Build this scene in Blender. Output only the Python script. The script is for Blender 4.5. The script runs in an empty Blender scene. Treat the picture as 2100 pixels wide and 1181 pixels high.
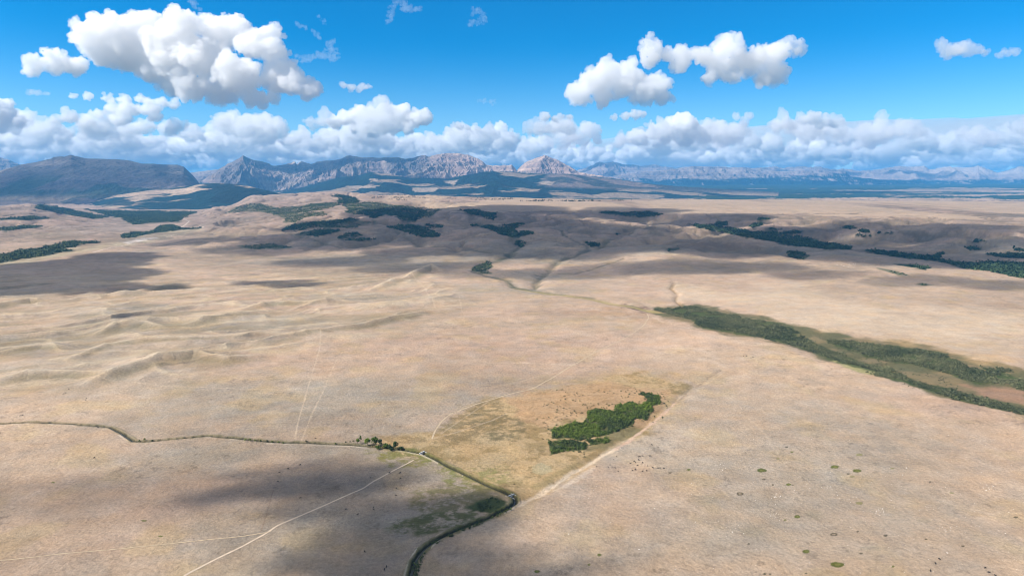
import bpy, bmesh, math, random, time
import numpy as np
from mathutils import Vector
T0=time.time()
S=bpy.context.scene; C=S.collection
rng=np.random.default_rng(7); rnd=random.Random(5)
R=math.radians
# ------------------------------------------------------------------ camera geometry (photo is 2100 x 1181)
F=1403.; CU=1050.; CV=590.5; HZ=375.; H=300.
P=math.atan((CV-HZ)/F); cp,sp=math.cos(P),math.sin(P)
def ray(u,v):
    b=v-CV; y=F*cp-b*sp
    return (u-CU)/y,(F*sp+b*cp)/y
def proj(x,y,z):
    dz=z-H; w=y*cp-dz*sp; dn=-y*sp-dz*cp
    return CU+F*x/w, CV+F*dn/w
def pt(u,v,D):
    t,s=ray(u,v); return np.array((t*D,D,H-s*D))
SUN_AZ=R(-106); SUN_EL=R(41)
SD=np.array((math.sin(SUN_AZ)*math.cos(SUN_EL),math.cos(SUN_AZ)*math.cos(SUN_EL),math.sin(SUN_EL)))
# ------------------------------------------------------------------ noise
def hsh(ix,iy,iz,s):
    h=(ix*374761393+iy*668265263+iz*1442695041+s*1274126177)&0xffffffff
    h=((h^(h>>13))*1274126177)&0xffffffff
    h=((h^(h>>16))*2246822519)&0xffffffff
    return ((h^(h>>15))&0xffffff)/float(0xffffff)
def vn3(p,s=0):
    i=np.floor(p).astype(np.int64); f=p-i; f=f*f*f*(f*(f*6-15)+10); r=0
    for dx in (0,1):
        wx=f[:,0] if dx else 1-f[:,0]
        for dy in (0,1):
            wy=f[:,1] if dy else 1-f[:,1]
            for dz in (0,1):
                wz=f[:,2] if dz else 1-f[:,2]
                r=r+wx*wy*wz*hsh(i[:,0]+dx,i[:,1]+dy,i[:,2]+dz,s)
    return r*2-1
def vn2(x,y,s=0):
    x=np.asarray(x,float); y=np.asarray(y,float)
    ix=np.floor(x).astype(np.int64); iy=np.floor(y).astype(np.int64); fx=x-ix; fy=y-iy
    fx=fx*fx*fx*(fx*(fx*6-15)+10); fy=fy*fy*fy*(fy*(fy*6-15)+10)
    a=hsh(ix,iy,0*ix,s); b=hsh(ix+1,iy,0*ix,s); c=hsh(ix,iy+1,0*ix,s); d=hsh(ix+1,iy+1,0*ix,s)
    return ((a*(1-fx)+b*fx)*(1-fy)+(c*(1-fx)+d*fx)*fy)*2-1
def fbm(x,y,L,o=4,s=0,g=.5):
    r=0;a=1;n=0;x=x/L;y=y/L
    for k in range(o):
        r=r+a*vn2(x,y,s+k*17); n+=a; a*=g; x,y=(x*.8-y*.6)*2.07+5.3,(x*.6+y*.8)*2.07+1.7
    return r/n
def ridged(x,y,L,o=4,s=0,g=.5):
    r=0;a=1;n=0;x=x/L;y=y/L
    for k in range(o):
        r=r+a*(1-np.abs(vn2(x,y,s+k*17))*2); n+=a; a*=g; x,y=(x*.8-y*.6)*2.07+5.3,(x*.6+y*.8)*2.07+1.7
    return r/n
def sst(a,b,x):
    t=np.clip((x-a)/(b-a),0,1); return t*t*(3-2*t)
# ------------------------------------------------------------------ polygon / polyline distances
def seg_d(x,y,a,b):
    ax,ay=a;bx,by=b;dx,dy=bx-ax,by-ay;l=dx*dx+dy*dy+1e-9
    t=np.clip(((x-ax)*dx+(y-ay)*dy)/l,0,1)
    return np.hypot(x-ax-t*dx,y-ay-t*dy),t
def line_d(x,y,pts,reach):
    """distance to a polyline (inf beyond reach) and arc position 0..1"""
    d=np.full(x.shape,1e9); s=np.zeros(x.shape)
    P_=np.array(pts,float); m=(x>P_[:,0].min()-reach)&(x<P_[:,0].max()+reach)&(y>P_[:,1].min()-reach)&(y<P_[:,1].max()+reach)
    if not m.any(): return d,s
    xs,ys=x[m],y[m]; dd=np.full(xs.shape,1e9); ss=np.zeros(xs.shape); n=len(pts)-1
    for k in range(n):
        q,t=seg_d(xs,ys,pts[k],pts[k+1]); c=q<dd; dd[c]=q[c]; ss[c]=(k+t[c])/n
    d[m]=dd; s[m]=ss
    return d,s
def poly_sd(u,v,pts,ky,reach):
    """signed distance (negative inside) in pixels, rows stretched by ky"""
    d=np.full(u.shape,1e9); P_=np.array(pts,float)
    m=(u>P_[:,0].min()-reach)&(u<P_[:,0].max()+reach)&(v>P_[:,1].min()-reach/ky)&(v<P_[:,1].max()+reach/ky)
    if not m.any(): return d
    x=u[m]; y=v[m]*ky; dd=np.full(x.shape,1e9); ins=np.zeros(x.shape,bool); n=len(pts)
    for k in range(n):
        a=(P_[k,0],P_[k,1]*ky); b=(P_[(k+1)%n,0],P_[(k+1)%n,1]*ky)
        q,_=seg_d(x,y,a,b); dd=np.minimum(dd,q)
        if a[1]!=b[1]:
            c=((a[1]>y)!=(b[1]>y))&(x<(b[0]-a[0])*(y-a[1])/(b[1]-a[1])+a[0]); ins^=c
    dd[ins]*=-1; d[m]=dd
    return d
# ------------------------------------------------------------------ terrain height
COLS=[-700,0,67,120,213,320,410,467,540,683,800,1000,1200,1400,1600,1800,2000,2100,2700]
KN=[ # K1 foot, K2 slope, K3 crest, K4 dip, K5 rim, K6 rear rim, K7 drop
[(1500,0),(2500,0),(3200,5),(3900,25),(4600,50),(6200,85),(7600,30)],
[(1500,0),(2500,0),(3200,5),(3700,12),(4300,36),(6285,85),(7600,30)],
[(1500,0),(2500,0),(3200,5),(3800,12),(4500,36),(6850,95),(8000,30)],
[(1500,0),(2500,0),(3200,3),(3800,8),(4500,25),(6200,58),(7600,30)],
[(1500,0),(2500,0),(3300,0),(3900,5),(4700,12),(5450,18),(7000,20)],
[(1500,0),(2500,0),(3300,0),(3900,0),(4700,0),(5600,0),(7500,0)],
[(1500,0),(2500,0),(3300,5),(3900,10),(4900,15),(6000,15),(7500,0)],
[(1500,0),(2900,0),(3700,20),(4500,35),(5200,50),(7015,60),(8200,20)],
[(1500,0),(2900,0),(3988,30),(4500,42),(5180,60),(7857,160),(9500,60)],
[(1500,0),(2700,0),(3693,50),(4500,85),(5600,120),(8575,190),(10500,60)],
[(1500,0),(2600,0),(3693,50),(4500,90),(5547,130),(7650,172),(10000,60)],
[(1800,0),(2500,8),(3544,60),(4400,95),(5547,130),(7483,140),(9500,60)],
[(2275,0),(2974,35),(4424,97),(4700,84),(5153,120),(7000,130),(9500,60)],
[(1718,0),(2380,20),(3547,77),(4000,56),(4596,110),(6816,130),(9500,60)],
[(1588,0),(2160,15),(2981,47),(3300,30),(4146,105),(6820,125),(9500,60)],
[(1450,0),(1900,12),(2446,36),(2900,20),(3644,100),(6645,120),(9500,60)],
[(1300,0),(1700,8),(2123,22),(2500,10),(3301,100),(6500,115),(9500,60)],
[(1250,0),(1650,8),(2050,20),(2400,8),(3200,98),(6400,115),(9500,60)],
[(1250,0),(1650,8),(2050,20),(2400,8),(3200,98),(6400,115),(9500,60)]]
TT=np.array([(c-CU)/(F*cp+80*sp) for c in COLS])
KD=np.array([[k[0] for k in r]+[13000,20000,32000,70000] for r in KN],float)
KZ=np.array([[k[1] for k in r]+[80,165,285,288] for r in KN],float)
def base_z(x,y):
    t=x/np.maximum(y,60.)
    n=len(TT); K=KD.shape[1]
    # wobble the columns so the interpolation leaves no straight seams
    tw=t+.012*vn2(t*23+y*.0003,y*.0009,91)
    i=np.clip(np.searchsorted(TT,tw)-1,0,n-2); f=np.clip((tw-TT[i])/(TT[i+1]-TT[i]),0,1); f=f*f*(3-2*f)
    D=KD[i]*(1-f)[:,None]+KD[i+1]*f[:,None]; Z=KZ[i]*(1-f)[:,None]+KZ[i+1]*f[:,None]
    D=np.concatenate([np.full((len(x),1),-1e5),np.full((len(x),1),500.),D],1); Z=np.concatenate([np.zeros((len(x),2)),Z],1)
    # cubic hermite with limited slopes
    sl=(Z[:,1:]-Z[:,:-1])/(D[:,1:]-D[:,:-1])
    m=np.zeros_like(Z); a,b=sl[:,:-1],sl[:,1:]; pr=a*b>0
    hm=np.where(pr,2*a*b/np.where(pr,a+b,1),0); m[:,1:-1]=hm
    k=np.clip((y[:,None]>=D).sum(1)-1,0,D.shape[1]-2); r=np.arange(len(x))
    d0,d1=D[r,k],D[r,k+1]; h=d1-d0; q=np.clip((y-d0)/h,0,1)
    z=(2*q**3-3*q**2+1)*Z[r,k]+(q**3-2*q**2+q)*h*m[r,k]+(-2*q**3+3*q**2)*Z[r,k+1]+(q**3-q**2)*h*m[r,k+1]
    return z
def ground_pts(pix):
    """pixels -> plan positions on the base terrain (first hit of the view ray)"""
    out=[]
    for u,v in pix:
        t,s=ray(u,v); Y=np.geomspace(250,40000,900); zt=base_z(t*Y,Y); zr=H-s*Y
        k=np.argmax(zr<zt) if (zr<zt).any() else 899
        k=max(k,1); a=zr[k-1]-zt[k-1]; b=zr[k]-zt[k]; f=a/(a-b) if a!=b else 0
        y=Y[k-1]+(Y[k]-Y[k-1])*f; out.append((t*y,y))
    return out
CANAL=[(-60,876),(0,870),(60,867),(150,869),(225,876),(250,889),(275,904),(300,905),(360,900),(425,895),(500,902),(560,907),(640,910),(720,911),(790,917),(835,922),(870,930),(900,945),(950,971),(1000,996),(1040,1014),(1056,1022),(1057,1031),(1042,1044),(1000,1064),(940,1088),(890,1111),(865,1131),(850,1152),(842,1181),(838,1210),(836,1260)]
CREEK=[(1345,640),(1310,632),(1260,621),(1200,610),(1130,600),(1057,590),(1045,577),(1038,570),(1002,564),(973,553),(981,543),(1014,533),(1048,524),(1033,517),(967,511),(933,503),(871,501)]
GUL=[(CREEK,22,6),([(1098,590),(1098,578),(1107,567),(1133,548),(1143,537),(1181,524),(1214,507),(1260,482),(1290,470)],22,9),
([(1045,522),(1052,507),(1069,497),(1045,478),(1000,462),(985,450),(960,434)],32,14),([(1214,507),(1300,503),(1380,497)],15,6),
([(1214,507),(1200,495),(1160,478),(1140,460)],18,7),([(1400,622),(1385,612),(1390,603),(1376,592),(1383,578)],9,4),
([(700,505),(645,490),(600,470)],16,7),([(870,500),(840,485),(810,465),(760,450)],24,11),([(905,470),(960,462),(985,455)],16,6),
([(852,450),(870,438),(850,428)],22,9),([(1100,560),(1180,560),(1230,545),(1280,530)],10,4),([(1640,720),(1600,690),(1500,670),(1345,638)],45,3),
([(1065,1035),(1120,1008),(1180,968),(1240,920),(1300,882),(1360,840),(1420,793),(1480,760)],7,2.2),
([(620,610),(760,592),(840,568)],14,4),([(490,500),(560,478),(600,468)],9,3),([(1290,470),(1330,455)],12,5)]
RID=[([(170,795),(230,775),(330,748),(400,738),(470,743),(520,735)],20,13),([(560,706),(640,690),(720,680),(800,657),(870,641),(930,633)],17,10),
([(760,594),(830,572),(885,546),(905,556)],24,13),([(-60,640),(0,630),(60,619),(112,619)],26,14),([(190,690),(240,672),(300,668),(330,672)],22,11),
([(380,668),(470,650),(560,640)],18,9),([(-40,795),(60,775),(150,772),(230,773)],16,8),([(240,610),(330,590),(370,583)],26,9),([(480,640),(560,624),(680,622)],18,9),
([(140,745),(220,712),(330,705),(430,700),(520,690)],14,6),([(0,725),(90,712),(150,715)],14,6)]
canal_w=ground_pts(CANAL)
gul_w=[(ground_pts(a),w,d) for a,w,d in GUL]; rid_w=[(ground_pts(a),w,d) for a,w,d in RID]
def moraine(a,b,wv,x,y):
    n=fbm(x,y,70,3,49)*14
    q=.62*(1-2*np.abs(vn2(a/420,(b+wv+n)/118,41)))+.38*(1-2*np.abs(vn2(a/300+9,(b+wv*.8-a*.12+n)/64,42)))+.10*fbm(x,y,35,3,44)
    q2=(1-2*np.abs(vn2(a/130+5,(b+wv*.7+a*.08+n*.6)/36,43)))+.15*fbm(x,y,18,2,45)
    return q,q2
MORAINE=[(-300,800),(-300,560),(300,575),(700,560),(900,560),(950,620),(760,690),(520,735),(300,790)]
TERR=ground_pts([(1260,618),(1300,626),(1350,641),(1430,664),(1500,683),(1600,707),(1700,738),(1800,772),(1900,802),(2000,830),(2100,850),(2300,905),(2600,990)])
CIRQUE=None
def zfun(x,y):
    x=np.asarray(x,float).ravel(); y=np.asarray(y,float).ravel()
    z=base_z(x,y)
    hill=sst(1900,3400,y)*(1-sst(12000,16000,y)*.5)
    z=z+fbm(x,y,900,3,3)*7*sst(700,2500,y)
    z=z+hill*(fbm(x,y,520,4,11)*20-np.maximum(ridged(x+fbm(x,y,300,2,5)*120,y,430,3,23)-.22,0)*58-np.maximum(ridged(x+fbm(x,y,150,2,6)*60,y*.8,170,3,27)-.15,0)*22)*np.clip((z+5)/40,.15,1)*(1-sst(92,112,z)*.93*(y>3000)*(y<10000)*sst(-.12,.02,x/np.maximum(y,1)))
    z=z+sst(9500,12000,y)*fbm(x,y,1500,4,61)*28
    z=z+fbm(x,y,160,3,31)*2.6+fbm(x,y,40,3,37)*.6
    # terminal moraine: sharp little ridges running away to the right
    u,v=proj(x,y,z)
    m=sst(45,-45,poly_sd(u,v,MORAINE,2.2,60)); k=m>0
    if k.any():
        xs,ys=x[k],y[k]; a=xs*.8+ys*.6; b=-xs*.6+ys*.8
        wv=fbm(xs,ys,260,2,77)*70
        q,q2=moraine(a,b,wv,xs,ys)
        z[k]+=m[k]*(np.maximum(q,-.2)**2*np.sign(q)*11+np.maximum(q2,0)**2*2.6)
    for L,w,h in rid_w:
        d,s=line_d(x,y,L,w*5); k=d<w*5
        if k.any(): z[k]+=h*np.exp(-(d[k]/w)**1.5)*np.sin(np.pi*np.clip(s[k]*.9+.05,0,1))**.6
    for L,w,h in gul_w:
        d,s=line_d(x,y,L,w*5)
        k=d<w*5
        if k.any():
            dd=np.abs(d[k]+fbm(x[k],y[k],w*4,2,51)*w*.7)
            z[k]-=h*np.exp(-(dd/w)**1.6)
    # the terrace edge in front of the willow valley
    d,s=line_d(x,y,TERR,420); k=d<400
    if k.any():
        e=np.interp(x[k],[p[0] for p in TERR],[p[1] for p in TERR]); side=y[k]-e
        end=sst(0,.12,s[k])
        z[k]+=end*(np.exp(-(d[k]/170)**2)*5*(side<0)+(side>=0)*(5-12*sst(0,55,d[k]))*np.exp(-(np.maximum(d[k]-120,0)/110)**2))
    d,s=line_d(x,y,canal_w,30); k=d<14
    if k.any():
        dd=d[k]; z[k]+=-2.3*(1-sst(.7,2.6,dd))+.6*np.exp(-((dd-4.0)/1.1)**2)
    return z
def z1(x,y): return float(zfun(np.array([x]),np.array([y]))[0])
def on_ground(u,v):
    t,s=ray(u,v); Y=np.geomspace(250,15000,1500); zt=zfun(t*Y,Y); zr=H-s*Y
    k=max(int(np.argmax(zr<zt)),1); a=zr[k-1]-zt[k-1]; b=zr[k]-zt[k]; y=Y[k-1]+(Y[k]-Y[k-1])*(a/(a-b))
    return t*y,y,z1(t*y,y)
# ------------------------------------------------------------------ object helpers
def mesh(name,V,Fc,mat=None,col=None,smooth=True,parent=None):
    V=np.asarray(V,np.float32); Fc=np.asarray(Fc,np.int32); n=Fc.shape[1]
    me=bpy.data.meshes.new(name); me.vertices.add(len(V)); me.vertices.foreach_set('co',V.ravel())
    me.loops.add(Fc.size); me.loops.foreach_set('vertex_index',Fc.ravel())
    me.polygons.add(len(Fc)); me.polygons.foreach_set('loop_start',np.arange(len(Fc),dtype=np.int32)*n)
    me.polygons.foreach_set('use_smooth',np.full(len(Fc),smooth)); me.update(calc_edges=True)
    if col is not None:
        a=me.color_attributes.new('Col','FLOAT_COLOR','POINT'); c=np.ones((len(V),4),np.float32); c[:,:3]=col; a.data.foreach_set('color',c.ravel())
    if mat: me.materials.append(mat)
    o=bpy.data.objects.new(name,me); C.objects.link(o)
    if parent: o.parent=parent
    return o
def tag(o,label=None,cat=None,group=None,kind=None):
    if label: o['label']=label
    if cat: o['category']=cat
    if group: o['group']=group
    if kind: o['kind']=kind
    return o
def grid_faces(r,c):
    i=np.arange(r-1)[:,None]*c+np.arange(c-1)[None]; i=i.ravel()
    return np.stack([i,i+1,i+c+1,i+c],1)
def new_mat(name):
    m=bpy.data.materials.new(name); m.use_nodes=True; nt=m.node_tree; b=nt.nodes['Principled BSDF']
    b.inputs['Roughness'].default_value=.95; b.inputs['Specular IOR Level'].default_value=.1
    return m,nt,b
def nd(nt,t,**k):
    n=nt.nodes.new(t)
    for a,v in k.items():
        if a in n.inputs: n.inputs[a].default_value=v
        else: setattr(n,a,v)
    return n
def noise_mul(nt,col,scale,amt,det=5,rough=.6,coord=None,vec=None):
    """col * (1 +- amt*noise)"""
    n=nd(nt,'ShaderNodeTexNoise'); n.inputs['Scale'].default_value=scale; n.inputs['Detail'].default_value=det; n.inputs['Roughness'].default_value=rough
    nt.links.new(coord,n.inputs['Vector'])
    mr=nd(nt,'ShaderNodeMapRange'); mr.inputs[1].default_value=.25; mr.inputs[2].default_value=.75; mr.inputs[3].default_value=1-amt; mr.inputs[4].default_value=1+amt; mr.clamp=False
    nt.links.new(n.outputs[0],mr.inputs[0])
    vm=nd(nt,'ShaderNodeVectorMath',operation='SCALE'); nt.links.new(col,vm.inputs[0]); nt.links.new(mr.outputs[0],vm.inputs['Scale'])
    return vm.outputs[0],n
def attr_mat(name,layers,bump=None,tint=None):
    m,nt,b=new_mat(name)
    a=nd(nt,'ShaderNodeAttribute',attribute_name='Col'); g=nd(nt,'ShaderNodeNewGeometry'); c=a.outputs['Color']
    for L,amt in layers:
        c,n=noise_mul(nt,c,1./L,amt,6,.65,g.outputs['Position'])
    if tint:
        L,ca,cb=tint; n=nd(nt,'ShaderNodeTexNoise'); n.inputs['Scale'].default_value=1./L; n.inputs['Detail'].default_value=6; n.inputs['Roughness'].default_value=.6
        nt.links.new(g.outputs['Position'],n.inputs['Vector'])
        r=nd(nt,'ShaderNodeValToRGB'); r.color_ramp.elements[0].position=.33; r.color_ramp.elements[1].position=.67; r.color_ramp.elements[0].color=(*ca,1); r.color_ramp.elements[1].color=(*cb,1)
        nt.links.new(n.outputs[0],r.inputs[0]); v=nd(nt,'ShaderNodeVectorMath',operation='MULTIPLY'); nt.links.new(c,v.inputs[0]); nt.links.new(r.outputs[0],v.inputs[1]); c=v.outputs[0]
    nt.links.new(c,b.inputs['Base Color'])
    if bump:
        L,h=bump; n=nd(nt,'ShaderNodeTexNoise'); n.inputs['Scale'].default_value=1./L; n.inputs['Detail'].default_value=5
        nt.links.new(g.outputs['Position'],n.inputs['Vector']); bp=nd(nt,'ShaderNodeBump'); bp.inputs['Distance'].default_value=h; bp.inputs['Strength'].default_value=.8
        nt.links.new(n.outputs[0],bp.inputs['Height']); nt.links.new(bp.outputs[0],b.inputs['Normal'])
    return m
def flat_mat(name,col,rough=.9,L=None,amt=.2):
    m,nt,b=new_mat(name); b.inputs['Roughness'].default_value=rough
    if L:
        g=nd(nt,'ShaderNodeNewGeometry'); rgb=nd(nt,'ShaderNodeRGB'); rgb.outputs[0].default_value=(*col,1)
        c,_=noise_mul(nt,rgb.outputs[0],1./L,amt,5,.6,g.outputs['Position']); nt.links.new(c,b.inputs['Base Color'])
    else: b.inputs['Base Color'].default_value=(*col,1)
    return m
# ------------------------------------------------------------------ colours (albedo)
TAN=np.array((.348,.258,.178)); PINK=np.array((.368,.262,.184)); GREY=np.array((.27,.224,.168)); GOLD=np.array((.37,.27,.13)); OLIVE=np.array((.20,.18,.085))
GREEN=np.array((.055,.075,.022)); DGREEN=np.array((.032,.052,.026)); BROWN=np.array((.17,.11,.07)); PALE=np.array((.47,.37,.26)); LGREEN=np.array((.12,.15,.035)); SAGE=np.array((.13,.13,.075))
GROVES=[ # dark groves of trees: polygons in the photo's pixels
[(607,482),(629,474),(674,472),(700,472),(669,480),(652,485)],[(581,473),(590,462),(638,457),(717,449),(736,451),(686,461),(638,468),(600,473)],
[(679,400),(707,399),(729,406),(740,415),(709,418),(693,416),(698,405)],
[(707,432),(781,430),(810,428),(836,428),(876,432),(871,442),(852,451),(852,456),(829,454),(814,444),(790,440),(767,449),(752,442),(710,436)],
[(695,488),(710,479),(733,475),(743,484),(719,488)],[(707,492),(735,489),(769,491),(735,494)],
[(795,466),(840,462),(900,461),(905,465),(864,469),(888,475),(903,482),(898,488),(867,487),(831,476),(817,469)],
[(943,430),(976,431),(998,436),(1021,435),(1017,443),(1011,451),(990,444),(955,436)],
[(960,462),(981,458),(1014,464),(1074,460),(1050,471),(1057,476),(1098,476),(1081,483),(1052,488),(1029,482),(1005,471),(979,464)],
[(1060,493),(1081,498),(1069,507),(1055,502)],[(1202,498),(1229,500),(1231,505),(1212,506)],[(1262,479),(1276,478),(1262,484)],
[(1221,436),(1243,433),(1276,437),(1329,435),(1357,440),(1314,446),(1283,443)],
[(1412,461),(1467,463),(1512,469),(1545,475),(1612,474),(1643,474),(1640,479),(1617,481),(1671,490),(1694,495),(1745,508),(1749,513),(1700,512),(1629,505),(1590,498),(1533,486),(1462,474),(1426,465)],
[(1467,456),(1488,456),(1488,462),(1469,462)],[(1531,464),(1550,458),(1567,461),(1545,468)],[(1567,469),(1581,467),(1600,470),(1581,472)],[(1548,449),(1579,448),(1579,451),(1555,453)],
[(1723,468),(1738,465),(1765,467),(1747,470)],[(1759,474),(1773,470),(1789,477),(1773,479)],[(1793,477),(1828,476),(1826,479),(1800,480)],[(1751,480),(1793,483),(1782,487),(1760,486)],
[(1749,511),(1826,515),(1903,527),(1936,517),(1925,530),(1958,538),(1991,541),(2024,537),(2110,541),(2110,572),(2024,556),(1980,550),(1925,536),(1870,531),(1804,522)],
[(1989,493),(2007,490),(2022,495),(2002,498)],[(1980,508),(2011,508),(2011,512),(1989,514)],[(2024,521),(2068,520),(2110,521),(2110,530),(2057,528)],[(2077,506),(2090,510),(2110,511),(2110,517),(2080,514)],
[(1826,540),(1870,543),(1910,548),(1899,555),(1848,545)],[(1617,519),(1640,518),(1664,525),(1648,532),(1621,528)],[(1367,511),(1390,509),(1388,514),(1371,515)],
[(0,523),(60,512),(114,502),(143,496),(167,498),(202,498),(167,502),(133,512),(148,514),(107,521),(71,529),(-20,541)],
[(248,486),(252,479),(293,476),(317,474),(326,463),(352,462),(371,468),(412,468),(381,471),(319,477),(262,488)],
[(-10,451),(67,443),(98,448),(60,451)],[(-10,467),(60,461),(83,464),(36,471),(-10,474)],[(71,426),(81,418),(143,431),(221,445),(190,449),(102,433)],
[(176,430),(238,433),(345,435),(400,436),(371,448),(367,455),(317,456),(274,460),(250,448),(215,440)],
]
SCRUB=[ # lighter scrub
[(700,420),(760,414),(840,424),(905,430),(880,446),(800,441),(720,433)],[(600,458),(700,450),(770,455),(720,468),(640,466)],
[(582,456),(586,447),(543,435),(507,434),(464,436),(479,428),(507,419),(533,418),(567,426),(607,425),(638,418),(686,416),(700,420),(662,430),(614,437),(660,433),(672,440),(626,447),(605,456)],
[(1800,550),(1837,556),(1866,565),(1842,564)],[(1872,583),(1890,580),(1915,584),(1895,587)],[(965,556),(975,545),(1000,537),(1010,545),(1002,556),(1010,562),(985,560)],
[(480,505),(560,500),(600,508),(520,512)]]
WILLOW=[[(1345,634),(1420,629),(1470,640),(1550,655),(1620,668),(1640,690),(1720,726),(1790,750),(1850,763),(1880,790),(1830,778),(1760,752),(1700,738),(1640,712),(1560,690),(1500,682),(1440,673),(1425,658),(1390,650)],
[(1700,700),(1800,706),(1880,716),(1945,728),(1980,752),(2045,765),(2060,790),(2000,785),(1930,762),(1860,745),(1790,735),(1730,718)],
[(1850,780),(1920,790),(2000,812),(2110,842),(2110,850),(2040,838),(1960,820),(1880,795)],[(2010,752),(2060,760),(2110,790),(2110,806),(2060,786)]]
POND=[[(1131,880),(1155,876),(1170,868),(1198,866),(1206,852),(1203,846),(1222,838),(1240,842),(1256,842),(1266,832),(1290,826),(1318,831),(1328,818),(1316,808),(1330,805),(1356,816),(1352,828),(1336,832),(1337,842),(1326,860),(1302,858),(1298,874),(1262,884),(1240,893),(1206,899),(1190,903),(1160,897),(1131,900)],
[(1125,905),(1165,902),(1205,910),(1200,920),(1160,925),(1130,932)],[(1205,903),(1245,897),(1248,906),(1212,912)]]
def mask(u,v,x,y,poly,soft,namp,L,ky=2.,seed=0):
    sd=poly_sd(u,v,poly,ky,soft+namp*1.5)
    k=sd<1e8; r=np.zeros(u.shape)
    if k.any(): r[k]=sst(soft,-soft,sd[k]+namp*fbm(x[k],y[k],L,5,seed+200,.62)*2.)
    return r
def mix(c,m,col): return c*(1-m[:,None])+np.asarray(col)*m[:,None]
def ground_colour(x,y,z,u,v):
    n1=fbm(x,y,700,5,101); n2=fbm(x*.5,y,160,5,103); n3=fbm(x,y,45,4,107)
    c=np.tile(TAN,(len(x),1)); c=mix(c,sst(-.25,.45,n2+.4*n1),PINK); c=mix(c,sst(.0,.6,n1*1.1-n2*.5),GREY); c=mix(c,sst(.15,.75,n3+n2*.4)*.6,TAN*1.05)
    c=mix(c,sst(.1,.5,fbm(x,y,60,4,109))*.35,GOLD*.95)
    c*= (1+.13*fbm(x,y,18,3,111)+.10*fbm(x,y,330,3,113))[:,None]
    far=sst(2300,5000,y)
    c=mix(c,far*.55,(.30,.208,.168))
    q=fbm(x*.7+y*.25,y,260,5,251,.6); c=c*(1+.16*sst(.05,.5,q)-.17*sst(.05,.5,-q))[:,None]
    q=fbm(x,y,11,5,253,.7); c=c*(1-.28*sst(.22,.5,q)*sst(-.2,.3,fbm(x,y,120,3,255)))[:,None]
    # pale dry belts on the middle slopes
    for p,s,f in (([(1390,590),(1500,600),(1600,590),(1760,620),(1900,640),(2110,640),(2110,680),(1900,690),(1700,675),(1500,630)],40,.6),([(1800,690),(2110,700),(2110,760),(1990,740)],30,.3)):
        c=mix(c,mask(u,v,x,y,p,s,25,150,2,3)*f,PALE)
    # moraine: yellow and brown grass, with relief shading painted in: pale crests, dark hollows
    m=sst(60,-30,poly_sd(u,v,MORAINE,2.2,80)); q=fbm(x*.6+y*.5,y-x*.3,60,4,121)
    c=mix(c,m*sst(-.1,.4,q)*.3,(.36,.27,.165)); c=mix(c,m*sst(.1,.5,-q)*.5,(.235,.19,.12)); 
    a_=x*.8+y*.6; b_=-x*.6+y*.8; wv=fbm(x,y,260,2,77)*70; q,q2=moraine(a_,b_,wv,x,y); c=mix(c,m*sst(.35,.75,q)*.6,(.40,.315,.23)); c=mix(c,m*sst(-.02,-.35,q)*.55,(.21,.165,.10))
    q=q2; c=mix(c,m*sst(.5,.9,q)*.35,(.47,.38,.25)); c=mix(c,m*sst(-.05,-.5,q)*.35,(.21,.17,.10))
    for L,w,h in rid_w:  # crest light painted pale; camera side darkened with painted shade and olive-brown growth
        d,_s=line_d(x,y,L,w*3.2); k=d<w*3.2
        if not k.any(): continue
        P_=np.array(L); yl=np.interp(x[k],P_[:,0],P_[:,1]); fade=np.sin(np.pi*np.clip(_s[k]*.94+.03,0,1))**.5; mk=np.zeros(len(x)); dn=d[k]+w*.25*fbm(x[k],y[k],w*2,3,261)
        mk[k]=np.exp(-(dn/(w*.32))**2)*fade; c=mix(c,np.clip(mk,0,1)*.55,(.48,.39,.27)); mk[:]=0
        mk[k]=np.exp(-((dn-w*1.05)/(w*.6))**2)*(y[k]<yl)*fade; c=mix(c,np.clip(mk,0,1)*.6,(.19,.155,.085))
    # golden meadow around the willow clump and by the ditch
    MEAD=[(740,920),(770,895),(850,900),(900,885),(950,840),(1010,812),(1120,792),(1250,772),(1390,770),(1420,795),(1370,835),(1310,885),(1240,925),(1150,985),(1070,1030),(1010,1000),(920,950),(860,925)]
    mm=mask(u,v,x,y,MEAD,16,22,60,2,5); c=mix(c,mm*.75,(.36,.25,.115)); 
    q=fbm(x,y,24,5,131)
    c=mix(c,mm*sst(.02,.4,q)*.6,(.17,.12,.045)); c=mix(c,mm*sst(.1,.6,-q)*.35,(.42,.30,.15)); q=fbm(x,y,7,4,133,.65); c=mix(c,mm*sst(.1,.5,q)*sst(-.3,.3,fbm(x,y,60,3,135))*.5,(.13,.10,.04))
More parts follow.
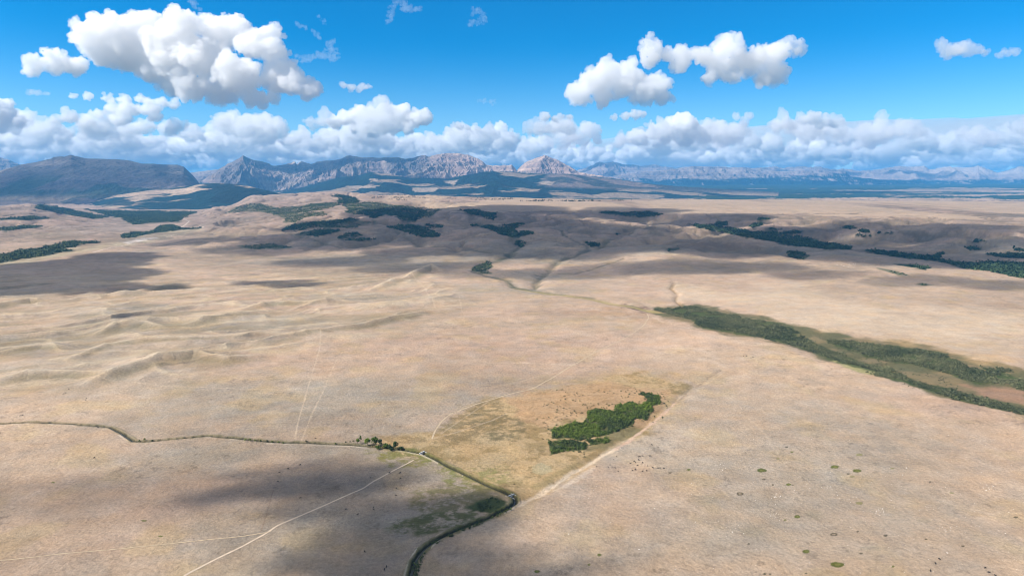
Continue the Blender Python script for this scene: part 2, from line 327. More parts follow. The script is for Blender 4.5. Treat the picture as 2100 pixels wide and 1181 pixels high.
    for p,col,f,nz in (
      ([(990,830),(1060,850),(1090,880),(1070,905),(1010,905),(985,880),(950,870)],(.16,.125,.06),.75,.05),
      ([(900,870),(1000,820),(1040,830),(960,900),(900,915)],(.20,.15,.075),.7,.05),
      ([(1240,885),(1340,868),(1300,895),(1240,925),(1200,925)],(.17,.14,.065),.8,None),
      ([(960,960),(1030,955),(1060,985),(1000,990)],(.19,.18,.06),.6,.05),([(745,925),(850,918),(905,940),(860,965),(800,955),(760,940)],(.17,.15,.05),.9,.1),
      ([(860,935),(905,940),(965,980),(1000,1010),(940,1000),(880,970)],(.16,.16,.05),.75,.0),
      ([(770,890),(850,895),(880,905),(800,912)],(.21,.15,.075),.7,.0),
      ([(860,1000),(960,990),(1035,1020),(1020,1040),(900,1060),(830,1040)],(.15,.13,.055),.75,-.05),
      ([(790,1070),(900,1050),(1000,1045),(1040,1040),(960,1080),(860,1100),(800,1095)],(.105,.105,.04),.85,-.1),
      ([(960,1040),(1010,1020),(1045,1028),(1030,1045),(985,1050)],(.06,.075,.025),.9,None),
      ([(1150,640),(1290,655),(1370,670),(1330,640),(1270,625)],(.34,.22,.13),.5,.0),
      ([(1280,625),(1330,632),(1345,640),(1300,638)],(.16,.10,.07),.8,None)):
        k=mask(u,v,x,y,p,9,12,25,2,7)
        if nz is not None: nz=nz-.2; k=k*sst(nz-.2,nz+.4,fbm(x,y*1.3,11,6,137,.68))
        c=mix(c,np.clip(k*f*1.15,0,1),np.array(col)*.88)
    k=mask(u,v,x,y,[(1020,812),(1130,796),(1260,780),(1385,792),(1370,830),(1320,880),(1230,845),(1120,880),(1060,850)],8,16,50,2,31); c=mix(c,k*.6,(.36,.225,.125)); c=mix(c,k*sst(.1,.45,fbm(x,y,9,5,133,.7))*.45,(.19,.12,.055))
    # round pan in the meadow
    k=mask(u,v,x,y,[(1090,955),(1110,949),(1130,955),(1133,966),(1112,974),(1092,968)],2,2,10); c=mix(c,k*.5,(.30,.27,.16))
    # pale wash beside the meadow
    W=[([(1062,1036),(1110,1012),(1150,985),(1178,965),(1200,955),(1240,928),(1262,918)],3.2,PALE,1.),([(1262,918),(1290,902),(1310,885),(1355,850),(1385,822)],3.0,(.45,.31,.22),.8),([(1385,822),(1425,795),(1480,758)],5,(.27,.2,.13),.5),
       ([(1140,1005),(1180,985),(1215,960)],4,(.45,.36,.27),.6),([(1100,1000),(1150,970),(1185,950)],5,(.22,.17,.08),.7)]
    for L,w,col,f in W:
        L=ground_pts(L); d,s=line_d(x,y,L,w*4); k=d<w*4
        if k.any():
            mk=np.zeros(len(x)); mk[k]=sst(w*1.5,w*.3,d[k]+w*.9*fbm(x[k],y[k],9,3,141)); c=mix(c,mk*f,col)
    # willow valley floor, right
    VAL=[(1330,640),(1350,630),(1430,625),(1560,650),(1640,668),(1760,690),(1900,705),(1990,730),(2110,760),(2110,855),(2000,830),(1900,802),(1780,765),(1700,738),(1600,706),(1500,683),(1420,664)]
    vm_=mask(u,v,x,y,VAL,8,12,70,2,9); q=fbm(x,y,40,4,151)
    c=mix(c,vm_*.95,(.165,.13,.065)); c=mix(c,vm_*sst(-.35,.15,q)*.8,(.085,.085,.038)); 
    k=mask(u,v,x,y,[(1960,785),(2110,800),(2110,830),(2020,815)],8,8,50); c=mix(c,k*.7,(.33,.19,.12))
    k=mask(u,v,x,y,[(1700,735),(1780,752),(1830,775),(1760,765)],4,4,30); c=mix(c,k*.8,(.27,.25,.11))
    k=mask(u,v,x,y,[(1780,700),(1900,690),(2050,720),(2110,750),(2050,765),(1960,730)],18,20,60); c=mix(c,k*sst(-.3,.3,q)*.55,(.42,.28,.14))
    for p in WILLOW: c=mix(c,mask(u,v,x,y,p,3,6,25,2,13)*.85,GREEN*.9)
    for p in POND: c=mix(c,mask(u,v,x,y,p,3,4,15,2,13)*.9,GREEN*.8)
    # creek lines
    for i,(L,w,h) in enumerate(gul_w):
        if i in (11,12,13,14): continue
        d,s=line_d(x,y,L,w*3); k=d<w*3
        if k.any():
            mk=np.zeros(len(x)); mk[k]=sst(w*.95,w*.15,d[k]+w*.6*fbm(x[k],y[k],w*2,4,161))*(.8+.4*fbm(x[k],y[k],w*5,2,163))
            c=mix(c,np.clip(mk,0,1)*(.75 if i else .85),(.085,.085,.045) if i!=5 else (.24,.16,.08))
    L=ground_pts([(1060,592),(1130,601),(1200,611),(1260,622),(1310,633),(1345,640)]); d,s=line_d(x,y,L,60); k=d<60
    mk=np.zeros(len(x)); mk[k]=sst(22,4,d[k]+8*fbm(x[k],y[k],40,3,167)); c=mix(c,mk*.6,(.37,.29,.12))
    # river flats on the left, gravel bar and road
    RV=[(-20,548),(0,545),(80,535),(160,520),(300,497),(420,472),(400,466),(300,480),(200,500),(120,508),(0,530)]
    c=mix(c,mask(u,v,x,y,RV,6,6,80)*.6,(.36,.31,.19))
    c=mix(c,mask(u,v,x,y,[(248,497),(290,488),(325,487),(300,493),(262,500)],1.5,2,30),(.62,.56,.50))
    for L,w,col in (([(190,518),(225,509),(290,494),(330,487),(370,478),(410,470),(417,466),(405,463)],5,(.6,.5,.4)),([(370,468),(380,462),(388,455),(374,448)],6,(.6,.52,.42)),([(205,500),(250,503),(300,496)],4,(.5,.43,.3))):
        L=ground_pts(L); d,s=line_d(x,y,L,w*2); mk=sst(w,w*.4,d); c=mix(c,mk*.85,col)
    # brown patch marks on the far slopes
    for p in ([(500,506),(540,504),(535,509),(505,510)],[(60,505),(200,497),(330,478),(350,480),(220,503),(90,508)],[(1240,480),(1290,470),(1290,478),(1260,490)],[(1380,505),(1430,495),(1560,500),(1560,512),(1440,515)]):
        c=mix(c,mask(u,v,x,y,p,5,6,60)*.5,(.19,.12,.085))
    for p in GROVES: c=mix(c,mask(u,v,x,y,p,2.,6.,90,3,17),DGREEN)
    for p in SCRUB: c=mix(c,mask(u,v,x,y,p,3,5,90,3,17)*.8,(.065,.085,.04))
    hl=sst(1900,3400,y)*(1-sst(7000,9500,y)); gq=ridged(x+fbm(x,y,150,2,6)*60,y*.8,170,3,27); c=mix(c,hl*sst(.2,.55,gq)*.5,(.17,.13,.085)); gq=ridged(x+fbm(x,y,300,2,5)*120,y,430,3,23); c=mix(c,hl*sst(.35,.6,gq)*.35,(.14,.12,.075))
    # gullied dark brush scattered on the shaded slopes
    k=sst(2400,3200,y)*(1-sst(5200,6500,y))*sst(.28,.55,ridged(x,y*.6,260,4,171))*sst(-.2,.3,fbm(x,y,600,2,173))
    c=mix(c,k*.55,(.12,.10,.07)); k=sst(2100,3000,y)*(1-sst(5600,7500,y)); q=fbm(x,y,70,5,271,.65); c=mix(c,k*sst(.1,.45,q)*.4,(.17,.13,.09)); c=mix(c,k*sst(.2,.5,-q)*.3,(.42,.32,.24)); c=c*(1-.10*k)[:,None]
    # plateau stays pale
    rim=((z>100)&(y>3100)&(y<9500)&(u>760)); c=mix(c,rim*.6*sst(.0,.3,.3+fbm(x,y*.2,500,3,175)),(.44,.325,.215))
    # plains beyond: woods in long belts
    fa=sst(8200,10500,y); q=fbm(x*.42,y,1300,5,181)+.15
    q=q+.12+.35*sst(13000,20000,y)-.12*sst(.40,.7,x/np.maximum(y,1))*(1-sst(13000,20000,y))
    c=mix(c,fa*sst(.02,.16,q),(.022,.045,.028)); c=mix(c,fa*sst(.05,-.1,q)*.5,(.40,.28,.19)); c=mix(c,fa*sst(-.12,-.02,q)*sst(.1,.0,q)*.4,(.10,.11,.06))
    # trails
    for L,w,f in (([(605,900),(612,865),(630,800),(655,720),(658,690)],1.0,.5),([(618,905),(640,850),(668,790),(690,740)],1.,.35),([(535,1090),(548,1050),(560,1005)],.8,-.4),([(0,795),(120,780),(300,790),(560,800),(630,797),(700,786)],1.4,.4),([(905,890),(960,850),(1000,822)],1.1,.3),([(888,900),(940,885),(1010,860),(1040,845)],1.2,.35),([(1330,650),(1360,665),(1420,680)],1.6,.5),
                  ([(640,690),(700,688),(760,690)],1.4,.35),([(700,690),(1000,745),(1180,748)],1.2,.25),([(1050,745),(1180,750)],1.,.4),([(1070,780),(1170,750)],1.,.3),([(840,560),(870,590),(900,640)],1.5,.4),([(940,600),(948,640)],1.5,.3),([(1500,835),(1560,880),(1600,940)],1.6,.25)):
        L=ground_pts(L); d,s=line_d(x,y,L,w*3+4); k=d<w*3+4; mk=np.zeros(len(x)); mk[k]=sst(w*1.6,w*.4,np.abs(d[k]+.8*fbm(x[k],y[k],12,2,191)))
        c=mix(c,mk*abs(f),PALE if f>0 else BROWN)
    # green rings and damp spots on the near terrace, right
    SP=[(1562,964,9,3.4,1),(1617,993,5,2,1),(1626,994,2,1,0),(1518,1012,7,3.2,0),(1635,1059,6,2.8,1),(1653,1130,6.5,3.3,1),(1412,963,4,1.5,1),(1712,957,8,3,1),(1757,965,8,3,1),(1762,932,6,2.4,2),(1613,916,3,1.2,0),(1624,926,3.2,1.3,1),(1763,1031,6.5,2.6,2),(1717,1157,12,5,1),(1710,1095,7,3,0),(1816,1097,4,2,0),(1535,1115,2.6,1.4,0),(1610,1066,2.6,1.2,1),(1830,960,4,1.5,2),(1952,1010,4,1.5,2),(1568,1176,3,1.6,0),(1579,1176,2.6,1.4,0),(1653,1175,2.6,1.4,0),(1740,971,3,1.2,0),(1748,977,5,1.6,2),(1907,988,2.4,1,0),(1596,940,3.4,1.3,2),(1567,982,3,1.3,0),(1585,994,2,1,0),(1759,1089,2.4,1.4,0),(1766,1134,3,1.5,0),(1831,1161,3,1.5,1),(1975,1119,3,1.5,0),(1899,1105,2.6,1.2,0),(2083,1060,4,1.6,0),(1374,969,4,1,0),(1229,1137,4,2.4,1),(1208,1157,2.6,1.5,1),(1101,1171,5,2.6,1),(1785,1124,20,6,3),(109,989,4,1.4,1),(295,1067,5,1.3,1),(329,1099,4,1.2,1),(1440,1025,28,9,3),(1545,1090,22,10,3),(1895,1067,15,4,3),(1670,1055,18,9,3)]
    for (a,b,rx,ry,t) in SP:
        k=(np.abs(u-a)<rx*1.7)&(np.abs(v-b)<ry*1.7)
        if not k.any(): continue
        uk,vk=u[k],v[k]; rx*=1.15; ry*=1.15; r=np.hypot((uk-a)/rx,(vk-b)/ry)+.22*fbm(x[k],y[k],3,3,197)
        mk=np.zeros(len(x)); mk[k]=sst(1.15,.8,r)
        rx*=1.0
        if t==1 and rx>5: c=mix(c,mk*.95,(.075,.085,.012)); mk[k]=sst(.62,.35,np.hypot((uk-a-1)/rx,(vk-b)/ry)); c=mix(c,mk*.35,(.2,.18,.06))
        elif t==1: c=mix(c,mk*.92,(.095,.10,.02))
        elif t==0: c=mix(c,mk*.88,(.07,.055,.03)); mk[k]=sst(.6,.3,r); c=mix(c,mk*(.7 if rx>6 else 0),(.33,.25,.17))
        elif t==2: c=mix(c,mk*.8,(.17,.155,.06))
        else: c=mix(c,mk*.3,(.2,.17,.11))
    # ditch banks
    d,s=line_d(x,y,canal_w,16); k=d<15; mk=np.zeros(len(x))
    mk[k]=sst(7,2.2,d[k]+3*fbm(x[k],y[k],9,4,199)); c=mix(c,mk*np.where((s>.45),.8,.45),(.10,.10,.03))
    mk[:]=0; mk[k]=sst(2.9,1.5,d[k]+.8*fbm(x[k],y[k],5,3,201)); c=mix(c,mk*.92,(.03,.029,.015))
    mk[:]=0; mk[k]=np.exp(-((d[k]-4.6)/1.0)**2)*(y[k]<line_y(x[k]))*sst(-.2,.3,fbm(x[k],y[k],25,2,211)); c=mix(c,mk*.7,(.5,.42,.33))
    return np.clip(c,.01,.8)
def line_y(x):
    xs=np.array([p[0] for p in canal_w]); o=np.argsort(xs); return np.interp(x,xs[o],np.array([p[1] for p in canal_w])[o])
# ------------------------------------------------------------------ GROUND
def t_axis():
    core=np.linspace(-.86,.86,1750)
    a=np.linspace(.87,1.6,60)
    return np.concatenate([-a[::-1],core,a])
def y_axis():
    rows=np.concatenate([np.arange(1330,830,-1.4),np.arange(830,540,-.55),np.arange(540,480,-.9),np.arange(480,388,-.36),np.arange(388,379.5,-.16)])
    Y=np.array([H/ray(CU,r)[1] for r in rows])
    near=np.linspace(90,Y[0]-8,30)
    return np.concatenate([near,Y,np.geomspace(Y[-1]*1.02,70000,25)])
ta,ya=t_axis(),y_axis()
Tg,Yg=np.meshgrid(ta,ya); xg=(Tg*Yg).ravel(); yg=Yg.ravel()
zg=zfun(xg,yg); ug,vg=proj(xg,yg,zg)
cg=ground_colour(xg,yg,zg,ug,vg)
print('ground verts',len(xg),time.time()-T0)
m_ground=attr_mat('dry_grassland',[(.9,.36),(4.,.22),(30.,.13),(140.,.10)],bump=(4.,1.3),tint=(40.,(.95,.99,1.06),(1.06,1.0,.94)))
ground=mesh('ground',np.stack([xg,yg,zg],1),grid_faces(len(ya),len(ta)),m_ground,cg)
tag(ground,'rolling dry tan prairie with gullied slopes and a flat bench behind',None,kind='structure')
# the plain going on under and around it
a=59000.; n=41; gx,gy=np.meshgrid(np.linspace(-a,a,n),np.linspace(-4900,74000,n))
outer=mesh('ground_plain',np.stack([gx.ravel(),gy.ravel(),np.full(n*n,-32.)],1),grid_faces(n,n),m_ground,np.tile(TAN,(n*n,1)))
tag(outer,'dry grassland plain stretching away around the prairie',None,kind='structure')
# ------------------------------------------------------------------ MOUNTAINS
def srange(name,label,sky,D,foot,u0,u1,colf,seed,du=.8,rows=230,rough=1.,jag=2.,back=.6,crest=None,expo=(1.5,.8),gul=300.,strat=0):
    us=np.arange(u0,u1,du); ts=(us-CU)/(F*cp+ (CV-345)*sp)
    su=np.array([p[0] for p in sky],float); sv=np.array([p[1] for p in sky],float)
    row=np.interp(us,su,sv)+jag*fbm(us,us*0+seed,9,4,seed,.6)
    Dc=D*(1+.05*fbm(us,us*0,120,3,seed+3)) if crest is None else np.interp(us,crest[0],crest[1])
    s_=np.array([ray(CU,r)[1] for r in row]); zc=H-s_*Dc
    q=np.concatenate([np.linspace(0,1,rows)**.9,1+np.linspace(0,1,26)[1:]])
    Q,I=np.meshgrid(q,np.arange(len(us)),indexing='ij')
    Yf=foot; dc=Dc[I]; y=np.where(Q<=1,Yf+(dc-Yf)*Q,dc+(Q-1)*back*(dc-Yf)); x=ts[I]*y
    kk=np.exp(-np.linspace(-2.5,2.5,2*int(28/du)+1)**2); zsm=np.convolve(np.pad(zc,int(28/du),'edge'),kk/kk.sum(),'valid')
    zc2=zsm[I]+(zc-zsm)[I]*sst(.55,1.,Q)*(1.)
    # spurs: the slope's shape changes along the range
    wx=x+fbm(x,y,gul*3,3,seed+7)*gul*.9
    sp_=ridged(wx,y*.35,gul*3.2,3,seed+9,.5)
    ex=np.clip(expo[0]-expo[1]*sp_,.45,3.5)
    pr=np.where(Q<=1,np.clip(Q,0,1)**ex,1-(Q-1)**1.1*1.0)
    z=-40+(zc2+40)*pr
    e=np.clip(4*Q*(1-Q),0,1)**.7*(Q<1)*(zc2/1000)
    z=z+rough*e*((ridged(wx,y*.45,gul,5,seed+13,.55)-.1)*150+(ridged(x,y,gul*.38,4,seed+15,.6)-.1)*34)
    e2=sst(0,.08,1-Q)*(Q<1)
    if strat:
        ph=z/strat+fbm(x,y,2500,2,seed+19)*1.5; z=z+e2*sst(.3,.6,Q)*strat*.30*np.sin(ph*2*np.pi)
    z=z+e2*fbm(x,y,70,3,seed+21)*9*rough
    V=np.stack([x.ravel(),y.ravel(),z.ravel()],1); X,Y_,Z=V[:,0],V[:,1],V[:,2]; uu,vv=proj(X,Y_,Z)
    gz=np.gradient(z,axis=1)/np.maximum(np.abs(np.gradient(x,axis=1)),1); gy=np.gradient(z,axis=0)/np.maximum(np.abs(np.gradient(y,axis=0)),1)
    slope=np.hypot(gz,gy).ravel()
    col=colf(X,Y_,Z,uu,vv,slope,Q.ravel())
    o=mesh(name,V,grid_faces(len(q),len(us)),m_rock,np.clip(col,.01,.8)); tag(o,label,None,kind='structure'); return o
m_rock=attr_mat('mountain_rock',[(30.,.34),(110.,.26),(420.,.14)],bump=(110.,55.))
ROCK=np.array((.195,.158,.155)); SCREE=np.array((.37,.31,.26)); DROCK_SHADE=np.array((.085,.08,.085)); FOREST=np.array((.008,.022,.024)); GRASS=np.array((.27,.20,.14))
def rockcol(X,Y,Z,u,v,sl,Q,seed,tree,treeamp=3.,warm=0):
    c=np.tile(ROCK,(len(X),1)); b=fbm(X*.15,Z*6+fbm(X,Y,1500,2,seed)*400,420,4,seed+1)
    c=mix(c,sst(-.1,.35,b)*.6,DROCK_SHADE); c=mix(c,sst(.2,.6,-b)*.45,SCREE); c=mix(c,sst(.55,.25,sl)*.5,SCREE)
    c=mix(c,sst(.9,1.5,sl)*.35,DROCK_SHADE); g=ridged(X,Y*.4,260,4,seed+5); c=mix(c,sst(.2,.55,g)*.35,SCREE); c=mix(c,sst(.1,.6,-g)*.3,DROCK_SHADE)
    if warm: c=c*(1+warm*np.array((.25,.1,-.05)))
    tr=np.interp(u,[p[0] for p in tree],[p[1] for p in tree]); k=sst(-2.2,2.2,v-tr+treeamp*fbm(X,Y,500,5,seed+7,.6)*1.8)
    c=mix(c,k*sst(1.6,.8,sl),FOREST)
    return c
# left massif
sky=[(-700,360),(-200,352),(-60,356),(0,350),(43,338),(80,332),(108,325),(112,322),(128,321),(134,322),(147,318),(177,325),(200,326),(240,327),(263,329),(293,336),(313,336),(333,338),(363,338),(377,342),(390,355),(398,364),(408,378),(440,388),(500,410)]
def massif(X,Y,Z,u,v,sl,Q):
    c=rockcol(X,Y,Z,u,v,sl,Q,301,[(-700,390),(0,372),(200,372),(300,380),(330,366),(400,362),(450,380)],6)
    lo=sst(345,372,v+6*fbm(X,Y,900,4,305)); c=c*.72; c=mix(c,lo*.75,(.17,.13,.125)); c=mix(c,lo*sst(.0,.3,fbm(X,Y*.7,700,5,307)+.18*sst(375,395,v))*.85,(.035,.055,.035))
    c=mix(c,sst(395,410,v)*sst(-.1,.2,fbm(X*.5,Y,900,4,309))*.7,(.36,.26,.18))
    k=mask(u,v,X,Y,[(308,338),(345,335),(345,350),(378,352),(402,372),(345,372),(320,356)],4,5,200); c=mix(c,k*.6,DROCK_SHADE*.7)
    return c
srange('mountains','broad rounded grey massif on the left of the range',sky,12800,8800,-700,500,massif,311,rough=.6,jag=.6,expo=(1.1,.6),gul=560)
# dark blue summit at the far left edge and the far ridge in the gap
sky=[(-700,330),(-60,316),(0,322),(20,328),(43,338),(90,350),(200,362),(330,366),(385,355),(400,353),(443,348),(470,352),(560,350),(700,360)]
srange('mountains','dark far summit and ridge seen behind the left massif',sky,22000,17500,-700,700,lambda X,Y,Z,u,v,sl,Q:rockcol(X,Y,Z,u,v,sl,Q,331,[(-700,380),(900,372)],4),333,du=1.,rows=120,rough=.9,jag=1.,gul=380,strat=85)
# central peaks
sky=[(395,390),(410,372),(430,360),(448,347),(467,337),(485,328),(500,319.5),(510,325),(520,328),(550,335),(560,340),(580,339),(595,335),(605,332),(609,337),(614,332.5),(619,331),(633,336),(638,338),(650,332),(687,329),(717,319),(743,324),(790,323),(813,323),(830,326),(850,324),(873,317.5),(879,322),(900,317),(927,314),(960,317),(983,327),(997,337),(1008,340),(1050,339),(1060,350),(1066,343),(1077,333),(1095,326),(1117,318),(1147,330),(1167,340),(1187,353),(1240,362),(1300,373),(1400,386)]
def peaks(X,Y,Z,u,v,sl,Q):
    c=rockcol(X,Y,Z,u,v,sl,Q,341,[(395,372),(480,380),(560,392),(600,388),(667,372),(700,361),(733,360),(760,353),(800,357),(840,363),(877,363),(920,366),(950,359),(1000,350),(1060,352),(1167,356),(1200,362),(1400,380)],3.5,warm=.6)
    k=sst(840,960,u); c=c*(1+k[:,None]*np.array((.42,.33,.25)))  # sunlit right-hand peaks: the brightening is put into the rock colour
    k=mask(u,v,X,Y,[(785,326),(885,318),(880,330),(860,350),(820,362),(798,352)],4,5,300); c=mix(c,k*.55,DROCK_SHADE*.8)  # this and the next two patches: cloud shadow and shaded faces painted in
    k=mask(u,v,X,Y,[(698,330),(722,325),(738,345),(715,360),(700,352)],3,4,200); c=mix(c,k*.5,DROCK_SHADE)
    k=mask(u,v,X,Y,[(440,350),(500,318),(525,345),(500,372),(450,372)],6,6,300); c=mix(c,k*.45,DROCK_SHADE)
    return c
crest=([395,500,600,700,900,1060,1117,1190,1400],[17800,17600,19300,18200,18600,19000,18000,17500,16500])
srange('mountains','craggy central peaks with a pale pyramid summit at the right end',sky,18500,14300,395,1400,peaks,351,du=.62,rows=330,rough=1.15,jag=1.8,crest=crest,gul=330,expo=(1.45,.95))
# far range on the right
sky=[(1100,352),(1180,350),(1200,345),(1230,332),(1240,335),(1256,332),(1286,339),(1320,341),(1341,337),(1359,342),(1389,345),(1405,343),(1423,341),(1474,342),(1540,344),(1564,345),(1586,341),(1600,344),(1646,341),(1660,343),(1680,342),(1706,348),(1736,346),(1757,351),(1785,349),(1809,346),(1843,341),(1870,343),(1894,340),(1907,348),(1930,345),(1950,342),(1975,345),(2006,340),(2030,348),(2049,354),(2070,348),(2091,340),(2120,345),(2400,345),(2900,350)]
def farr(X,Y,Z,u,v,sl,Q):
    c=rockcol(X,Y,Z,u,v,sl,Q,361,[(1100,356),(1200,368),(1450,370),(1560,368),(1700,367),(1780,371),(1900,369),(2900,370)],3.,warm=.5)
    k=sst(1780,1960,u)*sst(370,350,v); c=mix(c,k*.6,(.55,.45,.36)); return c
srange('mountains','long hazy far range on the right with pale cliffs',sky,33000,27000,1100,2900,farr,363,du=1.,rows=200,rough=1.2,jag=2.2,gul=800,expo=(1.35,1.1))
# flat mesa in front of it
sky=[(1180,372),(1260,362),(1330,352),(1395,346),(1425,341.5),(1475,342.5),(1560,346),(1600,352),(1680,350),(1735,352),(1745,362),(1790,368),(1900,372)]
srange('mountains','flat topped banded mesa in front of the far range',sky,27500,24000,1180,1900,lambda X,Y,Z,u,v,sl,Q:rockcol(X,Y,Z,u,v,sl,Q,371,[(1180,366),(1400,366),(1440,369),(1600,362),(1700,356),(1900,366)],3.,warm=.3),373,du=1.,rows=150,rough=.7,jag=.7,gul=520,strat=150,expo=(.9,.5))
# forested foothills below the central peaks
sky=[(330,430),(400,416),(430,407),(540,400),(600,389),(667,372),(700,362),(733,360),(760,353),(800,358),(840,365),(877,365),(920,367),(950,360),(1000,352),(1033,353),(1060,354),(1120,357),(1167,357),(1220,364),(1300,373),(1350,379),(1420,384),(1500,389),(1600,394)]
def foot(X,Y,Z,u,v,sl,Q):
    c=np.tile(FOREST*1.1,(len(X),1)); n=fbm(X*.6,Y,600,5,381)
    c=c*(1+.5*fbm(X,Y,160,3,383))[:,None]
    op=sst(.22,.34,n+.25*sst(385,400,v)+.05); c=mix(c,op*.8,(.28,.21,.15))
    k=sst(8,-8,poly_sd(u,v,[(1130,352),(1700,352),(1700,400),(1120,383),(1150,372),(1105,380)],2,30)); c=mix(c,k*.8,(.20,.15,.13)); c=mix(c,k*sst(.0,.2,n+.2*sst(380,392,v))*.8,FOREST*1.3)
    for p in ([(758,368),(775,367),(772,372)],[(710,382),(780,380),(770,386),(715,386)],[(910,372),(940,370),(930,380)],[(1095,375),(1140,372),(1130,380)],[(845,385),(900,384),(890,392),(850,394)]): c=mix(c,mask(u,v,X,Y,p,2,3,200)*.85,(.33,.26,.2))
    return c
srange('foothills','dark blue forested foothills below the central peaks',sky,13800,9900,330,1600,foot,391,du=.8,rows=200,rough=.35,jag=.7,expo=(1.1,.3),gul=500)
# dark forested hill left of centre
sky=[(60,440),(130,424),(180,412),(230,401),(300,391),(340,388),(367,383),(400,379),(433,376),(450,376),(483,378),(510,382),(533,388),(583,400),(640,412),(700,425)]
def fhill(X,Y,Z,u,v,sl,Q):
    c=np.tile(GRASS*1.25,(len(X),1)); n=fbm(X*.7,Y,420,5,401)
    k=sst(-.15,.1,n+sst(300,460,u)*.28-.22+.25*sst(395,410,v)); c=mix(c,k,FOREST*1.25)
    c=mix(c,mask(u,v,X,Y,[(400,384),(435,377),(480,379),(590,402),(520,420),(430,415),(440,398),(405,390)],3,5,200),FOREST*.9)
    c=mix(c,mask(u,v,X,Y,[(205,408),(250,406),(278,415),(270,424),(220,420)],3,4,200)*.9,FOREST*1.2)
    c=mix(c,mask(u,v,X,Y,[(230,400),(300,391),(400,386),(440,388),(330,398),(240,404)],2,3,200)*.85,(.42,.30,.21))
    return c
srange('foothills','long low hill, dark forest on its right flank and pale grass on its back',sky,9600,7700,60,700,fhill,411,du=.9,rows=160,rough=.3,jag=.5,expo=(.85,.2),gul=420)
print('mountains',time.time()-T0)
# ------------------------------------------------------------------ DITCH WATER, TRACKS
def densify(L,step):
    out=[]
    for k in range(len(L)-1):
        a,b=np.array(L[k]),np.array(L[k+1]); n=max(1,int(np.hypot(*(b-a))/step))
        for i in range(n): out.append(a+(b-a)*i/n)
    out.append(np.array(L[-1])); return np.array(out)
def smooth(L,n):
    for _ in range(n):
        M=L.copy(); M[1:-1]=(L[:-2]+L[1:-1]*2+L[2:])/4; L=M
    return L
def ribbon(name,pts,w,dz,mat,col=None,zoff=None,seed=0,nw=3):
    L=smooth(densify(pts,2.5),6); t=np.gradient(L,axis=0); t/=np.linalg.norm(t,axis=1)[:,None]+1e-9; nrm=np.stack([-t[:,1],t[:,0]],1)
    s=np.arange(len(L))*2.5; ww=w*(1+.22*fbm(s,s*0,14,3,seed)); cols=[]
    for k in np.linspace(-1,1,nw): cols.append(L+nrm*(ww*k/2)[:,None])
    Pn=np.stack(cols,1); x=Pn[...,0].ravel(); y=Pn[...,1].ravel()
    z=zfun(x,y)+dz if zoff is None else np.repeat(zfun(L[:,0],L[:,1])+zoff,nw)
    return mesh(name,np.stack([x,y,z],1),grid_faces(len(L),nw),mat,col)
mw,nt,b=new_mat('ditch_water'); b.inputs['Base Color'].default_value=(.022,.026,.018,1); b.inputs['Roughness'].default_value=.35; b.inputs['Specular IOR Level'].default_value=.25
g=nd(nt,'ShaderNodeNewGeometry'); n_=nd(nt,'ShaderNodeTexNoise'); n_.inputs['Scale'].default_value=1.2; bp=nd(nt,'ShaderNodeBump'); bp.inputs['Distance'].default_value=.04; nt.links.new(g.outputs['Position'],n_.inputs['Vector']); nt.links.new(n_.outputs[0],bp.inputs['Height']); nt.links.new(bp.outputs[0],b.inputs['Normal'])
wt=ribbon('water',canal_w,1.8,0,mw,zoff=.35); tag(wt,'dark water of the irrigation ditch crossing the near prairie',None,kind='structure')
m_track=flat_mat('track_dust',(.49,.39,.29),.95,6.,.18); m_track2=flat_mat('worn_grass_track',(.43,.335,.225),.95,8.,.22)
for nm,L,w in (('path',[(360,1196),(380,1181),(440,1150),(500,1120),(552,1090),(566,1078),(640,1046),(700,1020),(745,1001),(762,988),(800,968),(835,950),(848,943)],2.1),
    ('path',[(886,900),(892,885),(905,865),(925,848),(980,826),(1040,808),(1090,796),(1130,775),(1175,750),(1230,718),(1290,690),(1322,668),(1331,655),(1326,646)],2.0),
    ('path',[(-60,1156),(0,1150),(100,1141),(200,1132),(330,1118),(400,1110),(480,1103),(556,1090)],1.2)):
    o=ribbon(nm,ground_pts(L),w,.16,m_track if len(L)==13 else m_track2,seed=len(L)); tag(o,{13:'pale dirt track climbing from the bottom edge to the ditch',14:'thin pale dirt track curving up past the willow clump',8:'faint dirt track joining from the left edge'}[len(L)],None,kind='structure')
